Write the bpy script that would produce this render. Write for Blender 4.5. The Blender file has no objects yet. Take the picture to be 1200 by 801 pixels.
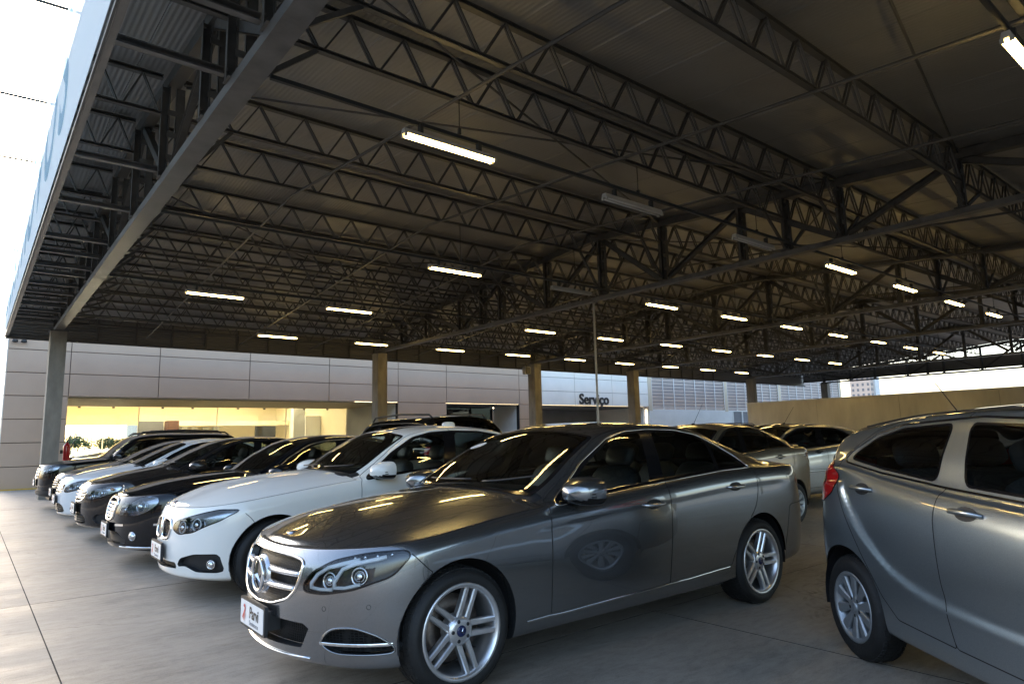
import bpy, bmesh, math, random
import numpy as np
from mathutils import Vector, Matrix
random.seed(7); np.random.seed(7)
R_ = math.radians
scene = bpy.context.scene
col = scene.collection

# ------------------------------------------------------------------ camera
CAM_H = 1.3458
YAW, PITCH, ROLL, FPX = 0.887039, 0.143154, -0.0231185, 778.68
fw = Vector((math.cos(YAW)*math.cos(PITCH), math.sin(YAW)*math.cos(PITCH), math.sin(PITCH)))
r0 = Vector((math.sin(YAW), -math.cos(YAW), 0)); u0 = r0.cross(fw)
rt = r0*math.cos(ROLL)+u0*math.sin(ROLL); upv = -r0*math.sin(ROLL)+u0*math.cos(ROLL)
cam = bpy.data.objects.new('camera', bpy.data.cameras.new('camera')); col.objects.link(cam)
cam.matrix_world = Matrix(((rt.x, upv.x, -fw.x, 0), (rt.y, upv.y, -fw.y, 0), (rt.z, upv.z, -fw.z, CAM_H), (0, 0, 0, 1)))
cam.data.sensor_width = 36; cam.data.lens = FPX/1200*36
cam.data.clip_start = 0.05; cam.data.clip_end = 3000
scene.camera = cam

# ------------------------------------------------------------------ world, sun, exposure
SUN_EL, SUN_AZ = R_(24), R_(78)       # direction towards the sun: low, ahead and left of the camera, beyond the banner
w = bpy.data.worlds.new('World'); scene.world = w; w.use_nodes = True
nt = w.node_tree; nt.nodes.clear()
sky = nt.nodes.new('ShaderNodeTexSky'); sky.sky_type = 'NISHITA'; sky.sun_disc = False
sky.sun_elevation = SUN_EL; sky.sun_rotation = R_(90)-SUN_AZ
sky.altitude = 20; sky.air_density = 1.0; sky.dust_density = 3.5; sky.ozone_density = 1.0
bg = nt.nodes.new('ShaderNodeBackground'); bg.inputs[1].default_value = 0.15
wo = nt.nodes.new('ShaderNodeOutputWorld')
nt.links.new(sky.outputs[0], bg.inputs[0]); nt.links.new(bg.outputs[0], wo.inputs[0])
sd = bpy.data.lights.new('sun', 'SUN'); sd.energy = 2.0; sd.angle = R_(3); sd.color = (1.0, .86, .68)
so = bpy.data.objects.new('sun', sd); col.objects.link(so)
sdir = Vector((math.cos(SUN_EL)*math.cos(SUN_AZ), math.cos(SUN_EL)*math.sin(SUN_AZ), math.sin(SUN_EL)))
so.rotation_euler = sdir.to_track_quat('Z', 'Y').to_euler(); so.location = (-30, -20, 30)
vs = scene.view_settings; vs.view_transform = 'Standard'; vs.look = 'None'; vs.gamma = 1
vs.use_curve_mapping = False; vs.exposure = 2.45
scene.render.engine = 'CYCLES'
cy = scene.cycles
cy.max_bounces = 7; cy.diffuse_bounces = 3; cy.glossy_bounces = 4; cy.transmission_bounces = 6; cy.transparent_max_bounces = 10
cy.sample_clamp_indirect = 6.0; cy.blur_glossy = 0.5; cy.caustics_reflective = False; cy.caustics_refractive = False

# ------------------------------------------------------------------ helpers
def tag(o, label=None, cat=None, group=None, kind=None):
    if label: o['label'] = label
    if cat: o['category'] = cat
    if group: o['group'] = group
    if kind: o['kind'] = kind
    return o
def empty(name, loc=(0, 0, 0), rz=0.0, parent=None):
    o = bpy.data.objects.new(name, None); col.objects.link(o); o.location = loc; o.rotation_euler = (0, 0, rz)
    o.empty_display_size = .2
    if parent: o.parent = parent
    return o
def link(name, me, mat=None, parent=None, loc=None, rot=None):
    o = bpy.data.objects.new(name, me); col.objects.link(o)
    if mat is not None and not me.materials: me.materials.append(mat)
    if parent: o.parent = parent
    if loc is not None: o.location = loc
    if rot is not None: o.rotation_euler = rot
    return o
def copy_tree(o, parent=None):
    c = o.copy(); col.objects.link(c); c.parent = parent
    for ch in o.children: copy_tree(ch, c)
    return c
class MB:
    """collects boxes, bars, tubes, lathes into one mesh"""
    def __init__(s): s.v = []; s.f = []; s.sm = []
    def add(s, vs, fs, smooth=False):
        b = len(s.v); s.v += [tuple(map(float, p)) for p in vs]; s.f += [tuple(i+b for i in f) for f in fs]; s.sm += [smooth]*len(fs); return s
    def box(s, a, b):
        x0, y0, z0 = a; x1, y1, z1 = b
        return s.add([(x0,y0,z0),(x1,y0,z0),(x1,y1,z0),(x0,y1,z0),(x0,y0,z1),(x1,y0,z1),(x1,y1,z1),(x0,y1,z1)],
                     [(0,3,2,1),(4,5,6,7),(0,1,5,4),(1,2,6,5),(2,3,7,6),(3,0,4,7)])
    def bar(s, p, q, w, h=None, up=(0, 0, 1)):
        p, q = Vector(p), Vector(q); h = h or w; d = (q-p).normalized(); up = Vector(up)
        if abs(d.dot(up)) > .98: up = Vector((1, 0, 0))
        a = d.cross(up).normalized()*(w/2); b = a.cross(d).normalized()*(h/2)
        v = [p-a-b, p+a-b, p+a+b, p-a+b, q-a-b, q+a-b, q+a+b, q-a+b]
        return s.add(v, [(0,1,2,3),(7,6,5,4),(0,4,5,1),(1,5,6,2),(2,6,7,3),(3,7,4,0)])
    def ubar(s, p, q, w, h, t=.006, side=1):
        """open C section: web + two flanges"""
        p, q = Vector(p), Vector(q); d = (q-p).normalized(); up = Vector((0, 0, 1))
        if abs(d.dot(up)) > .98: up = Vector((1, 0, 0))
        a = d.cross(up).normalized(); b = a.cross(d).normalized()
        s.bar(p-a*(side*(w/2-t/2)), q-a*(side*(w/2-t/2)), t, h, b)
        for sg in (-1, 1): s.bar(p+b*(sg*(h/2-t/2)), q+b*(sg*(h/2-t/2)), w, t, b)
        return s
    def tube(s, pts, r, n=8, closed=False, caps=True, smooth=True):
        pts = [Vector(p) for p in pts]; m = len(pts); rs = r if hasattr(r, '__len__') else [r]*m
        up = Vector((0, 0, 1)); vs = []; prev = None
        for i, p in enumerate(pts):
            a = pts[(i-1) % m] if (closed or i > 0) else p; c = pts[(i+1) % m] if (closed or i < m-1) else p
            d = (c-a)
            d = d.normalized() if d.length > 1e-9 else Vector((1, 0, 0))
            if prev is None:
                x = d.cross(up if abs(d.z) < .95 else Vector((0, 1, 0))).normalized()
            else:
                x = (prev - d*prev.dot(d)); x = x.normalized() if x.length > 1e-6 else d.cross(up).normalized()
            prev = x; y = d.cross(x)
            for k in range(n):
                t = 2*math.pi*k/n; vs.append(p+x*(math.cos(t)*rs[i])+y*(math.sin(t)*rs[i]))
        fs = []
        for i in range(m if closed else m-1):
            for k in range(n):
                i2 = (i+1) % m; fs.append((i*n+k, i*n+(k+1) % n, i2*n+(k+1) % n, i2*n+k))
        if not closed and caps: fs += [tuple(range(n-1, -1, -1)), tuple((m-1)*n+k for k in range(n))]
        return s.add(vs, fs, smooth)
    def lathe(s, prof, n=32, axis='y', smooth=True, closed=False):
        """prof: (radius, axial) list"""
        vs = []; m = len(prof)
        for k in range(n):
            t = 2*math.pi*k/n; c, sn = math.cos(t), math.sin(t)
            for r, a in prof:
                vs.append((r*c, a, r*sn) if axis == 'y' else ((a, r*c, r*sn) if axis == 'x' else (r*c, r*sn, a)))
        fs = []
        for k in range(n):
            k2 = (k+1) % n
            for i in range(m if closed else m-1):
                j = (i+1) % m; f = (k*m+i, k*m+j, k2*m+j, k2*m+i)
                fs.append(f if axis != 'y' else f)
        return s.add(vs, fs, smooth)
    def prism(s, poly, y0, y1, fn):
        """poly 2D list, fn(u,v,w) -> xyz; closed extrusion"""
        n = len(poly); v = [fn(a, b, y0) for a, b in poly]+[fn(a, b, y1) for a, b in poly]
        fs = [tuple(range(n-1, -1, -1)), tuple(range(n, 2*n))]+[(i, (i+1) % n, n+(i+1) % n, n+i) for i in range(n)]
        return s.add(v, fs)
    def mesh(s, name, fix=True):
        me = bpy.data.meshes.new(name); me.from_pydata(s.v, [], s.f)
        if any(s.sm): me.polygons.foreach_set('use_smooth', s.sm)
        if fix:
            bm = bmesh.new(); bm.from_mesh(me); bmesh.ops.recalc_face_normals(bm, faces=bm.faces); bm.to_mesh(me); bm.free()
        me.update(); return me
    def build(s, name, mat, parent=None, loc=None, rot=None, fix=True):
        return link(name, s.mesh(name, fix), mat, parent, loc, rot)

def rpoly(pts, r=.03, n=4):
    """round the corners of a polygon"""
    out = []; P = [Vector((a, b)) for a, b in pts]; m = len(P)
    for i in range(m):
        p, a, c = P[i], P[i-1], P[(i+1) % m]; da, dc = (a-p), (c-p); k = min(r, da.length*.45, dc.length*.45)
        p0, p1 = p+da.normalized()*k, p+dc.normalized()*k
        for q in range(n+1):
            t = q/n; v = p0*(1-t)**2+p*2*t*(1-t)+p1*t*t; out.append((v.x, v.y))
    return out
# ------------------------------------------------------------------ materials
MATS = {}
def newmat(name):
    m = bpy.data.materials.new(name); m.use_nodes = True; n = m.node_tree; n.nodes.clear()
    out = n.nodes.new('ShaderNodeOutputMaterial'); MATS[name] = m; return m, n, out
def N(n, typ, **kw):
    nd = n.nodes.new(typ)
    for k, v in kw.items():
        if k.startswith('i_'):
            key = k[2:]; nd.inputs[int(key) if key.isdigit() else key.replace('_', ' ')].default_value = v
        else: setattr(nd, k, v)
    return nd
def ramp(n, fac, stops):
    r = n.nodes.new('ShaderNodeValToRGB'); e = r.color_ramp.elements
    while len(e) < len(stops): e.new(.5)
    for el, (p, c) in zip(e, stops): el.position = p; el.color = (c, c, c, 1) if not hasattr(c, '__len__') else (*c[:3], 1)
    n.links.new(fac, r.inputs[0]); return r
def pbr(name, color, rough=.5, metal=0.0, var=0.0, scale=6.0, bump=0.0, bscale=60, coat=0.0, spec=.5, rvar=0.0, coords='Object', stretch=(1, 1, 1)):
    m, n, out = newmat(name); p = N(n, 'ShaderNodeBsdfPrincipled'); n.links.new(p.outputs[0], out.inputs[0])
    p.inputs['Base Color'].default_value = (*color, 1); p.inputs['Roughness'].default_value = rough; p.inputs['Metallic'].default_value = metal
    p.inputs['Coat Weight'].default_value = coat; p.inputs['Coat Roughness'].default_value = .03; p.inputs['Specular IOR Level'].default_value = spec
    if var or bump or rvar:
        tc = N(n, 'ShaderNodeTexCoord'); geo = N(n, 'ShaderNodeNewGeometry')
        src = geo.outputs['Position'] if coords == 'World' else tc.outputs['Object']
        mp = N(n, 'ShaderNodeMapping'); mp.inputs['Scale'].default_value = stretch; n.links.new(src, mp.inputs[0])
        nz = N(n, 'ShaderNodeTexNoise', i_Scale=scale, i_Detail=6.0, i_Roughness=.6); n.links.new(mp.outputs[0], nz.inputs['Vector'])
        if var:
            a = [max(0, c*(1-var)) for c in color]; b = [min(1, c*(1+var)) for c in color]
            rp = ramp(n, nz.outputs[0], [(.3, a), (.7, b)]); n.links.new(rp.outputs[0], p.inputs['Base Color'])
        if rvar:
            rr = ramp(n, nz.outputs[0], [(.3, max(0, rough-rvar)), (.7, min(1, rough+rvar))]); n.links.new(rr.outputs[0], p.inputs['Roughness'])
        if bump:
            nb = N(n, 'ShaderNodeTexNoise', i_Scale=bscale, i_Detail=4.0); n.links.new(mp.outputs[0], nb.inputs['Vector'])
            b = N(n, 'ShaderNodeBump', i_Strength=bump, i_Distance=.01); n.links.new(nb.outputs[0], b.inputs['Height']); n.links.new(b.outputs[0], p.inputs['Normal'])
    return m
def emit(name, color, strength):
    m, n, out = newmat(name); e = N(n, 'ShaderNodeEmission'); e.inputs[0].default_value = (*color, 1); e.inputs[1].default_value = strength
    n.links.new(e.outputs[0], out.inputs[0]); return m
def glass(name, tint=(.25, .3, .28), refl=.03, ior=1.45):
    """thin sheet: tinted see-through + fresnel mirror"""
    m, n, out = newmat(name)
    t = N(n, 'ShaderNodeBsdfTransparent'); t.inputs[0].default_value = (*tint, 1)
    g = N(n, 'ShaderNodeBsdfGlossy', i_Roughness=.01); g.inputs[0].default_value = (1, 1, 1, 1)
    f = N(n, 'ShaderNodeFresnel', i_IOR=ior); mx = N(n, 'ShaderNodeMixShader')
    ad = N(n, 'ShaderNodeMath', operation='ADD', use_clamp=True); ad.inputs[1].default_value = refl; n.links.new(f.outputs[0], ad.inputs[0])
    n.links.new(ad.outputs[0], mx.inputs[0]); n.links.new(t.outputs[0], mx.inputs[1]); n.links.new(g.outputs[0], mx.inputs[2]); n.links.new(mx.outputs[0], out.inputs[0])
    return m
def carpaint(name, color, metallic=.6, rough=.3, flake=.15):
    m, n, out = newmat(name); p = N(n, 'ShaderNodeBsdfPrincipled'); n.links.new(p.outputs[0], out.inputs[0])
    p.inputs['Metallic'].default_value = metallic; p.inputs['Roughness'].default_value = rough
    p.inputs['Coat Weight'].default_value = 1.0; p.inputs['Coat Roughness'].default_value = .02; p.inputs['Coat IOR'].default_value = 1.9 if metallic > .4 else 1.5
    p.inputs['Specular IOR Level'].default_value = .5 if metallic > .4 else 0.0
    tc = N(n, 'ShaderNodeTexCoord'); vo = N(n, 'ShaderNodeTexVoronoi', i_Scale=900.0); n.links.new(tc.outputs['Object'], vo.inputs['Vector'])
    a = [c*(1-flake) for c in color]; b = [min(1, c*(1+flake)) for c in color]
    sp = N(n, 'ShaderNodeSeparateColor'); n.links.new(vo.outputs['Color'], sp.inputs[0])
    rp = ramp(n, sp.outputs[0], [(0, a), (1, b)])
    # thin film of dust, denser low down on the body
    dz = N(n, 'ShaderNodeTexNoise', i_Scale=3.0, i_Detail=8.0, i_Roughness=.7); n.links.new(tc.outputs['Object'], dz.inputs['Vector'])
    dr = ramp(n, dz.outputs[0], [(.45, 0.0), (.8, .05 if max(color) > .1 else .012)])
    mx = N(n, 'ShaderNodeMix', data_type='RGBA'); n.links.new(dr.outputs[0], mx.inputs[0]); n.links.new(rp.outputs[0], mx.inputs[6]); mx.inputs[7].default_value = (.3, .27, .23, 1)
    n.links.new(mx.outputs[2], p.inputs['Base Color'])
    cr = ramp(n, dz.outputs[0], [(.4, .004), (.8, .03)]); n.links.new(cr.outputs[0], p.inputs['Coat Roughness'])
    return m
# concrete: blotches, trowel streaks, fine grain (world coordinates so slabs differ)
def concrete(name, base, streak=True):
    m, n, out = newmat(name); p = N(n, 'ShaderNodeBsdfPrincipled'); n.links.new(p.outputs[0], out.inputs[0])
    g = N(n, 'ShaderNodeNewGeometry'); pos = g.outputs['Position']
    def noise(sc, det, st=(1, 1, 1), rg=.6, rz=0.0):
        mp = N(n, 'ShaderNodeMapping'); mp.inputs['Scale'].default_value = st; mp.inputs['Rotation'].default_value = (0, 0, rz); n.links.new(pos, mp.inputs[0])
        t = N(n, 'ShaderNodeTexNoise', i_Scale=sc, i_Detail=det, i_Roughness=rg, i_Distortion=.4); n.links.new(mp.outputs[0], t.inputs['Vector']); return t.outputs[0]
    a = noise(.45, 8, (1, 1, 1), .68); b = noise(2.0, 9, (.42, 1.5, 1), .68, .2); c = noise(13, 8, (.45, 1.3, 1), .75, -.3); d = noise(110, 4)
    def mixf(x, wgt, y):
        mm = N(n, 'ShaderNodeMix', data_type='FLOAT'); mm.inputs[0].default_value = wgt; n.links.new(x, mm.inputs[2]); n.links.new(y, mm.inputs[3]); return mm.outputs[0]
    t = mixf(mixf(mixf(a, .36, b), .42, c), .2, d)
    dk = [x*.48 for x in base]; lt = [min(1, x*1.28) for x in base]
    rp = ramp(n, t, [(.37, dk), (.5, base), (.63, lt)])
    # oily dark patches
    o = noise(.9, 5, (1, 1, 1), .7); orp = ramp(n, o, [(.60, 1.0), (.74, .5)])
    mu = N(n, 'ShaderNodeMix', data_type='RGBA', blend_type='MULTIPLY'); mu.inputs[0].default_value = 1
    n.links.new(rp.outputs[0], mu.inputs[6]); n.links.new(orp.outputs[0], mu.inputs[7]); n.links.new(mu.outputs[2], p.inputs['Base Color'])
    mp2 = N(n, 'ShaderNodeMapping'); mp2.inputs['Scale'].default_value = (.55, .55, .55); wv = N(n, 'ShaderNodeTexNoise', i_Scale=2.5, i_Detail=5.0); n.links.new(pos, wv.inputs['Vector'])
    av = N(n, 'ShaderNodeVectorMath', operation='MULTIPLY_ADD'); n.links.new(wv.outputs[1], av.inputs[0]); av.inputs[1].default_value = (.5, .5, .5); n.links.new(pos, av.inputs[2]); n.links.new(av.outputs[0], mp2.inputs[0])
    vo = N(n, 'ShaderNodeTexVoronoi', i_Scale=.8, feature='DISTANCE_TO_EDGE'); n.links.new(mp2.outputs[0], vo.inputs['Vector']); cr = ramp(n, vo.outputs['Distance'], [(.0, .62), (.006, 1.0)])
    crm = ramp(n, a, [(.5, 0.0), (.56, 1.0)]); mc = N(n, 'ShaderNodeMix', data_type='RGBA', blend_type='MULTIPLY'); n.links.new(crm.outputs[0], mc.inputs[0]); n.links.new(mu.outputs[2], mc.inputs[6]); n.links.new(cr.outputs[0], mc.inputs[7]); n.links.new(mc.outputs[2], p.inputs['Base Color'])
    rr = ramp(n, b, [(.3, .42), (.7, .75)]); n.links.new(rr.outputs[0], p.inputs['Roughness'])
    bp = N(n, 'ShaderNodeBump', i_Strength=.25, i_Distance=.004); n.links.new(mixf(c, .5, d), bp.inputs['Height']); n.links.new(bp.outputs[0], p.inputs['Normal'])
    return m
M_floor = concrete('concrete_floor', (.33, .285, .232))
M_joint = pbr('joint_filler', (.035, .032, .03), .9)
M_col = pbr('cast_concrete', (.24, .22, .185), .85, var=.3, scale=3, bump=.3, bscale=40, coords='World', stretch=(1, 1, .35))
M_steel = pbr('painted_steel', (.075, .073, .068), .55, var=.25, scale=8, rvar=.1)
M_galv = pbr('galvanised_steel', (.14, .138, .133), .45, metal=.3, var=.3, scale=4, rvar=.1, coords='World')
M_rod = pbr('dark_rod', (.03, .034, .034), .5)
M_panel = pbr('facade_panel', (.47, .345, .255), .5, metal=.25, var=.05, scale=.6, coords='World')
M_white_panel = pbr('white_panel', (.86, .82, .74), .5, var=.05, scale=.8, coords='World')
M_whitewall = pbr('white_render', (.72, .72, .70), .8, var=.08, scale=.7, bump=.15, bscale=20, coords='World')
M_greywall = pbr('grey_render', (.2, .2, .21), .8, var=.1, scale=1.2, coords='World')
M_dark = pbr('dark_gap', (.012, .012, .012), .8)
M_yellow = pbr('yellow_paint', (.62, .38, .04), .7, var=.25, scale=14, coords='World')
M_cream = pbr('cream_plaster', (.86, .77, .56), .7, var=.05, scale=.5, coords='World')
M_louv = pbr('louvre_aluminium', (.74, .66, .62), .45, var=.06, scale=2, coords='World')
M_creampost = pbr('cream_post', (.62, .52, .38), .7)
M_wood = pbr('dark_wood', (.14, .05, .018), .45, var=.35, scale=5, stretch=(1, 1, 8))
M_black = pbr('black_plastic', (.012, .012, .013), .45)
M_roofm = None
def roofmat():
    m, n, out = newmat('roof_sheet'); p = N(n, 'ShaderNodeBsdfPrincipled'); n.links.new(p.outputs[0], out.inputs[0])
    g = N(n, 'ShaderNodeNewGeometry'); sx = N(n, 'ShaderNodeSeparateXYZ'); n.links.new(g.outputs['Position'], sx.inputs[0])
    nz = N(n, 'ShaderNodeTexNoise', i_Scale=.7, i_Detail=6.0); n.links.new(g.outputs['Position'], nz.inputs['Vector'])
    rp = ramp(n, nz.outputs[0], [(.3, (.19, .19, .186)), (.7, (.265, .262, .255))]); n.links.new(rp.outputs[0], p.inputs['Base Color'])
    p.inputs['Roughness'].default_value = .48; p.inputs['Metallic'].default_value = .12
    # fine pressed micro-ribs along the slope
    mu = N(n, 'ShaderNodeMath', operation='MULTIPLY'); mu.inputs[1].default_value = 2*math.pi*16; n.links.new(sx.outputs[0], mu.inputs[0])
    si = N(n, 'ShaderNodeMath', operation='SINE'); n.links.new(mu.outputs[0], si.inputs[0])
    n2 = N(n, 'ShaderNodeTexNoise', i_Scale=25.0, i_Detail=2.0); n.links.new(g.outputs['Position'], n2.inputs['Vector'])
    ad = N(n, 'ShaderNodeMath', operation='ADD'); n.links.new(si.outputs[0], ad.inputs[0]); n.links.new(n2.outputs[0], ad.inputs[1])
    bp = N(n, 'ShaderNodeBump', i_Strength=.45, i_Distance=.004); n.links.new(ad.outputs[0], bp.inputs['Height']); n.links.new(bp.outputs[0], p.inputs['Normal'])
    return m
M_roofm = roofmat()

# ------------------------------------------------------------------ ground
U0, U1R = -13.0, 48.0
YN, YF = -10.6, 24.0             # canopy near and far edges
tag(MB().box((-400, -400, -.6), (900, 900, -.05)).build('ground', concrete('asphalt', (.065, .064, .062))), kind='structure')
fl = empty('floor'); tag(fl, kind='structure')
MB().box((-3.2, -12.5, -.049), (52, 34, -.012)).build('joint_filler', M_joint, fl)
slab_cache = {}
xs = [0.52+3.70*k for k in range(-1, 14)]; ys = [3.51+3.90*k for k in range(-4, 7)]+[28.3, 34.0]
for i in range(len(xs)-1):
    for j in range(len(ys)-1):
        g = .004; a, b = xs[i+1]-xs[i]-2*g, ys[j+1]-ys[j]-2*g; key = (round(a, 3), round(b, 3))
        if key not in slab_cache:
            bm = bmesh.new(); bmesh.ops.create_cube(bm, size=1)
            for v in bm.verts: v.co = ((v.co.x+.5)*a, (v.co.y+.5)*b, (v.co.z+.5)*.05-.05)
            me = bpy.data.meshes.new('slab'); bm.to_mesh(me); bm.free(); slab_cache[key] = me
            me.materials.append(M_floor); me.materials.append(M_joint)
            for pl in me.polygons: pl.material_index = 0 if pl.normal.z > .5 else 1
        link('slab', slab_cache[key], M_floor, fl, (xs[i]+g, ys[j]+g, random.uniform(-.0008, .0008)))

# ------------------------------------------------------------------ canopy
RIDGE, ZR, SL = 11.2, 6.29, .078
def zroof(y): return ZR-SL*abs(y-RIDGE)
TR_U = [1.75, 11.75, 19.4, 26.0, 36.9, 46.3]
POST_Y = [-10.4, -8.4, -6.5, -4.5, -2.6, -.65, 1.3, 3.25, 5.1, 6.12, 7.05, 9.0, 10.86, 12.85, 14.85, 15.75, 16.9, 18.9, 20.5, 22.3]
JOIST_Y = [-10.4, -8.4, -6.5, -4.5, -2.6, -.65, 1.3, 3.22, 5.1, 6.12, 9.0, 10.86, 12.9, 14.0, 15.1, 15.8, 16.9, 17.9, 18.85, 19.6, 20.4, 21.4, 22.3]
can = empty('parking_canopy', (0, 0, 0))
tag(can, 'large open steel parking canopy with lattice joists over the parked cars', 'canopy')
ux0, ux1 = .63, 46.7
# roof panels (one metre wide sheets, lapped seams)
pm = {}
for side in (0, 1):
    y0, y1 = (YN, RIDGE) if side == 0 else (RIDGE, YF)
    mb = MB(); wd = 1.0
    za, zb = zroof(y0)+.0, zroof(y1)+.0
    # sheet with upturned lap and shallow pan
    prof = [(0.0, .012), (.012, .0), (.25, .004), (.5, .0), (.75, .004), (.985, 0.0), (1.0, .012)]
    vs = [(u, y0, za+z) for u, z in prof]+[(u, y1, zb+z) for u, z in prof]+[(u, y0, za+.06) for u, z in prof]+[(u, y1, zb+.06) for u, z in prof]
    k = len(prof); fs = [(i, i+1, k+i+1, k+i) for i in range(k-1)]+[(2*k+i+1, 2*k+i, 3*k+i, 3*k+i+1) for i in range(k-1)]
    fs += [(0, k, 3*k, 2*k), (k-1, 2*k+k-1, 3*k+k-1, k+k-1)]
    mb.add(vs, fs); pm[side] = mb.mesh('roof_panel')
    u = 1.33
    while u < ux1-.5:
        link('roof_panel', pm[side], M_roofm, can, (u, 0, 0)); u += 1.0
    o = link('roof_panel', pm[side], M_roofm, can, (ux0, 0, 0)); o.scale = (.7, 1, 1)
# main trusses
def truss(u, first):
    t = empty('truss', (u, 0, 0), parent=can)
    ys_ = [y for y in POST_Y]
    mat = M_galv if first else M_steel
    y0, y1 = YN+.1, 22.5
    b = MB(); b.bar((0, y0, 4.655), (0, y1, 4.655), .21 if first else .17, .11 if first else .09); b.build('bottom_chord', M_galv, t)
    b = MB()
    for a, c in ((y0, RIDGE), (RIDGE, 23.6)): b.bar((0, a, zroof(a)-.1), (0, c, zroof(c)-.1), .15, .15)
    b.build('top_chord', M_steel, t)
    for y in ys_:
        b = MB(); zt = zroof(y)-.175
        for s in (-1, 1): b.ubar((s*.085, y, 4.702), (s*.085, y, zt), .06, .1, .008, s)
        z = 4.95
        while z < zt-.1: b.box((-.06, y-.04, z), (.06, y-.03, z+.07)); z += .3
        b.box((-.13, y-.09, 4.703), (.13, y+.09, 4.715))
        for s in (-1, 1):
            for zz in (4.78, zt-.09):
                for dy in (-.03, .03): b.box((s*.118-.012, y+dy-.012, zz), (s*.118+.012, y+dy+.012, zz+.024))
        b.build('post', M_steel, t)
    bot = [-10.4, -6.5, -2.6, 1.3, 5.1, 9.0, 12.85, 16.9, 20.5]; top = [-8.4, -4.5, -.65, 3.25, 7.05, 10.86, 14.85, 18.9, 22.3]
    for q in bot:
        lo = max([x for x in top if x < q] or [q]); hi = min([x for x in top if x > q] or [q])
        for e in (lo, hi):
            if e == q: continue
            b = MB(); zt = zroof(e)-.2; sg = 1 if e > q else -1
            b.ubar((0, q+sg*.1, 4.76), (0, e-sg*.08, zt), .075, .11, .008); b.build('diagonal', M_steel, t)
    return t
for k, u in enumerate(TR_U): truss(u, k == 0)
# lattice joists
JD = .55
web_me = {}
def web_bar(zh, run, nm):
    key = (round(zh, 3), round(run, 3))
    if key not in web_me:
        b = MB()
        for s in (-1, 1): b.bar((0, s*.022, 0), (run, s*.022, zh), .018, .022, (0, 1, 0))
        web_me[key] = b.mesh('web_bar')
    return web_me[key]
def joist(ua, ub, y, detail):
    j = empty('joist', (ua, y, 0), parent=can); L = ub-ua; zt = zroof(y)-.035; zb = zt-JD
    MB().ubar((0, 0, zt-.03), (L, 0, zt-.03), .08, .05, .006).build('top_chord', M_steel, j)
    MB().ubar((0, 0, zb+.025), (L, 0, zb+.025), .07, .042, .006).build('bottom_chord', M_steel, j)
    n = max(2, int(round(L/.64))); p = L/n; zh = JD-.07
    if detail:
        for i in range(n):
            link('web_bar', web_bar(zh, p/2-.03, 'a'), M_steel, j, (i*p+.03, 0, zb+.035))
            o = link('web_bar', web_bar(-zh, p/2-.03, 'b'), M_steel, j, (i*p+p/2, 0, zt-.035))
    else:
        b = MB()
        for i in range(n):
            for s in (-1, 1):
                b.bar((i*p+.03, s*.022, zb+.035), (i*p+p/2, s*.022, zt-.035), .018, .022, (0, 1, 0))
                b.bar((i*p+p/2, s*.022, zt-.035), (i*p+p-.03, s*.022, zb+.035), .018, .022, (0, 1, 0))
        o = b.build('web', M_steel, j, fix=False); o['kind'] = 'stuff'
    # knee braces to the truss bottom chord
    return j
bays = [(TR_U[i], TR_U[i+1]) for i in range(len(TR_U)-1)]
DET = {3.22, 5.1, 6.12, 9.0, 10.86, 12.9}
for bi, (ua, ub) in enumerate(bays):
    for y in JOIST_Y:
        if bi >= 2 and y < 1: continue
        joist(ua+.13, ub-.13, y, bi == 0 and y in DET)
        for s, uu in ((1, ua+.12), (-1, ub-.12)):
            if bi > 2: continue
            b = MB(); zb = zroof(y)-.035-JD; b.bar((uu, y, 4.78), (uu+s*.62, y, zb+.01), .04, .05); b.build('knee_brace', M_steel, can)
# cantilever on the left: joist stubs and struts to the fascia
for y in JOIST_Y:
    joist(ux0+.06, TR_U[0]-.13, y, False)
    MB().ubar((ux0+.06, y+.16, 4.86), (TR_U[0]-.1, y+.16, 4.86), .08, .07, .006).build('strut', M_galv, can)
# ties running with the slope under the joists
for u in (4.15, 7.0, 9.5, 13.9, 17.0, 21.5, 24.2, 29.0, 33.0):
    b = MB(); o = JD+.06
    b.tube([(u, YN+.3, zroof(YN+.3)-o), (u, RIDGE, zroof(RIDGE)-o), (u, 23.4, zroof(23.4)-o)], .022, 6); b.build('tie_rod', M_steel, can)
# diagonal wind bracing between joist rows
for (a, b_) in (((1.9, 9.0), (11.6, 5.1)), ((1.9, 5.1), (11.6, 9.0)), ((1.9, 12.9), (11.6, 18.85)), ((1.9, 18.85), (11.6, 12.9)), ((1.9, 1.3), (11.6, 3.2)), ((11.9, 5.1), (19.3, 10.86)), ((11.9, 10.86), (19.3, 5.1))):
    za, zb = zroof(a[1])-.62, zroof(b_[1])-.1
    MB().tube([(a[0], a[1], zroof(a[1])-.12), (b_[0], b_[1], zb)], .016, 6).build('brace', M_steel, can)
# conduits with the lamps' hangers (along the bays)
LY = [1.4, 6.03, 10.7, 15.4, 20.5]
for y in LY: MB().box((2.0, y-.021, 4.80), (34.5, y+.021, 4.842)).build('conduit', M_rod, can)
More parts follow.
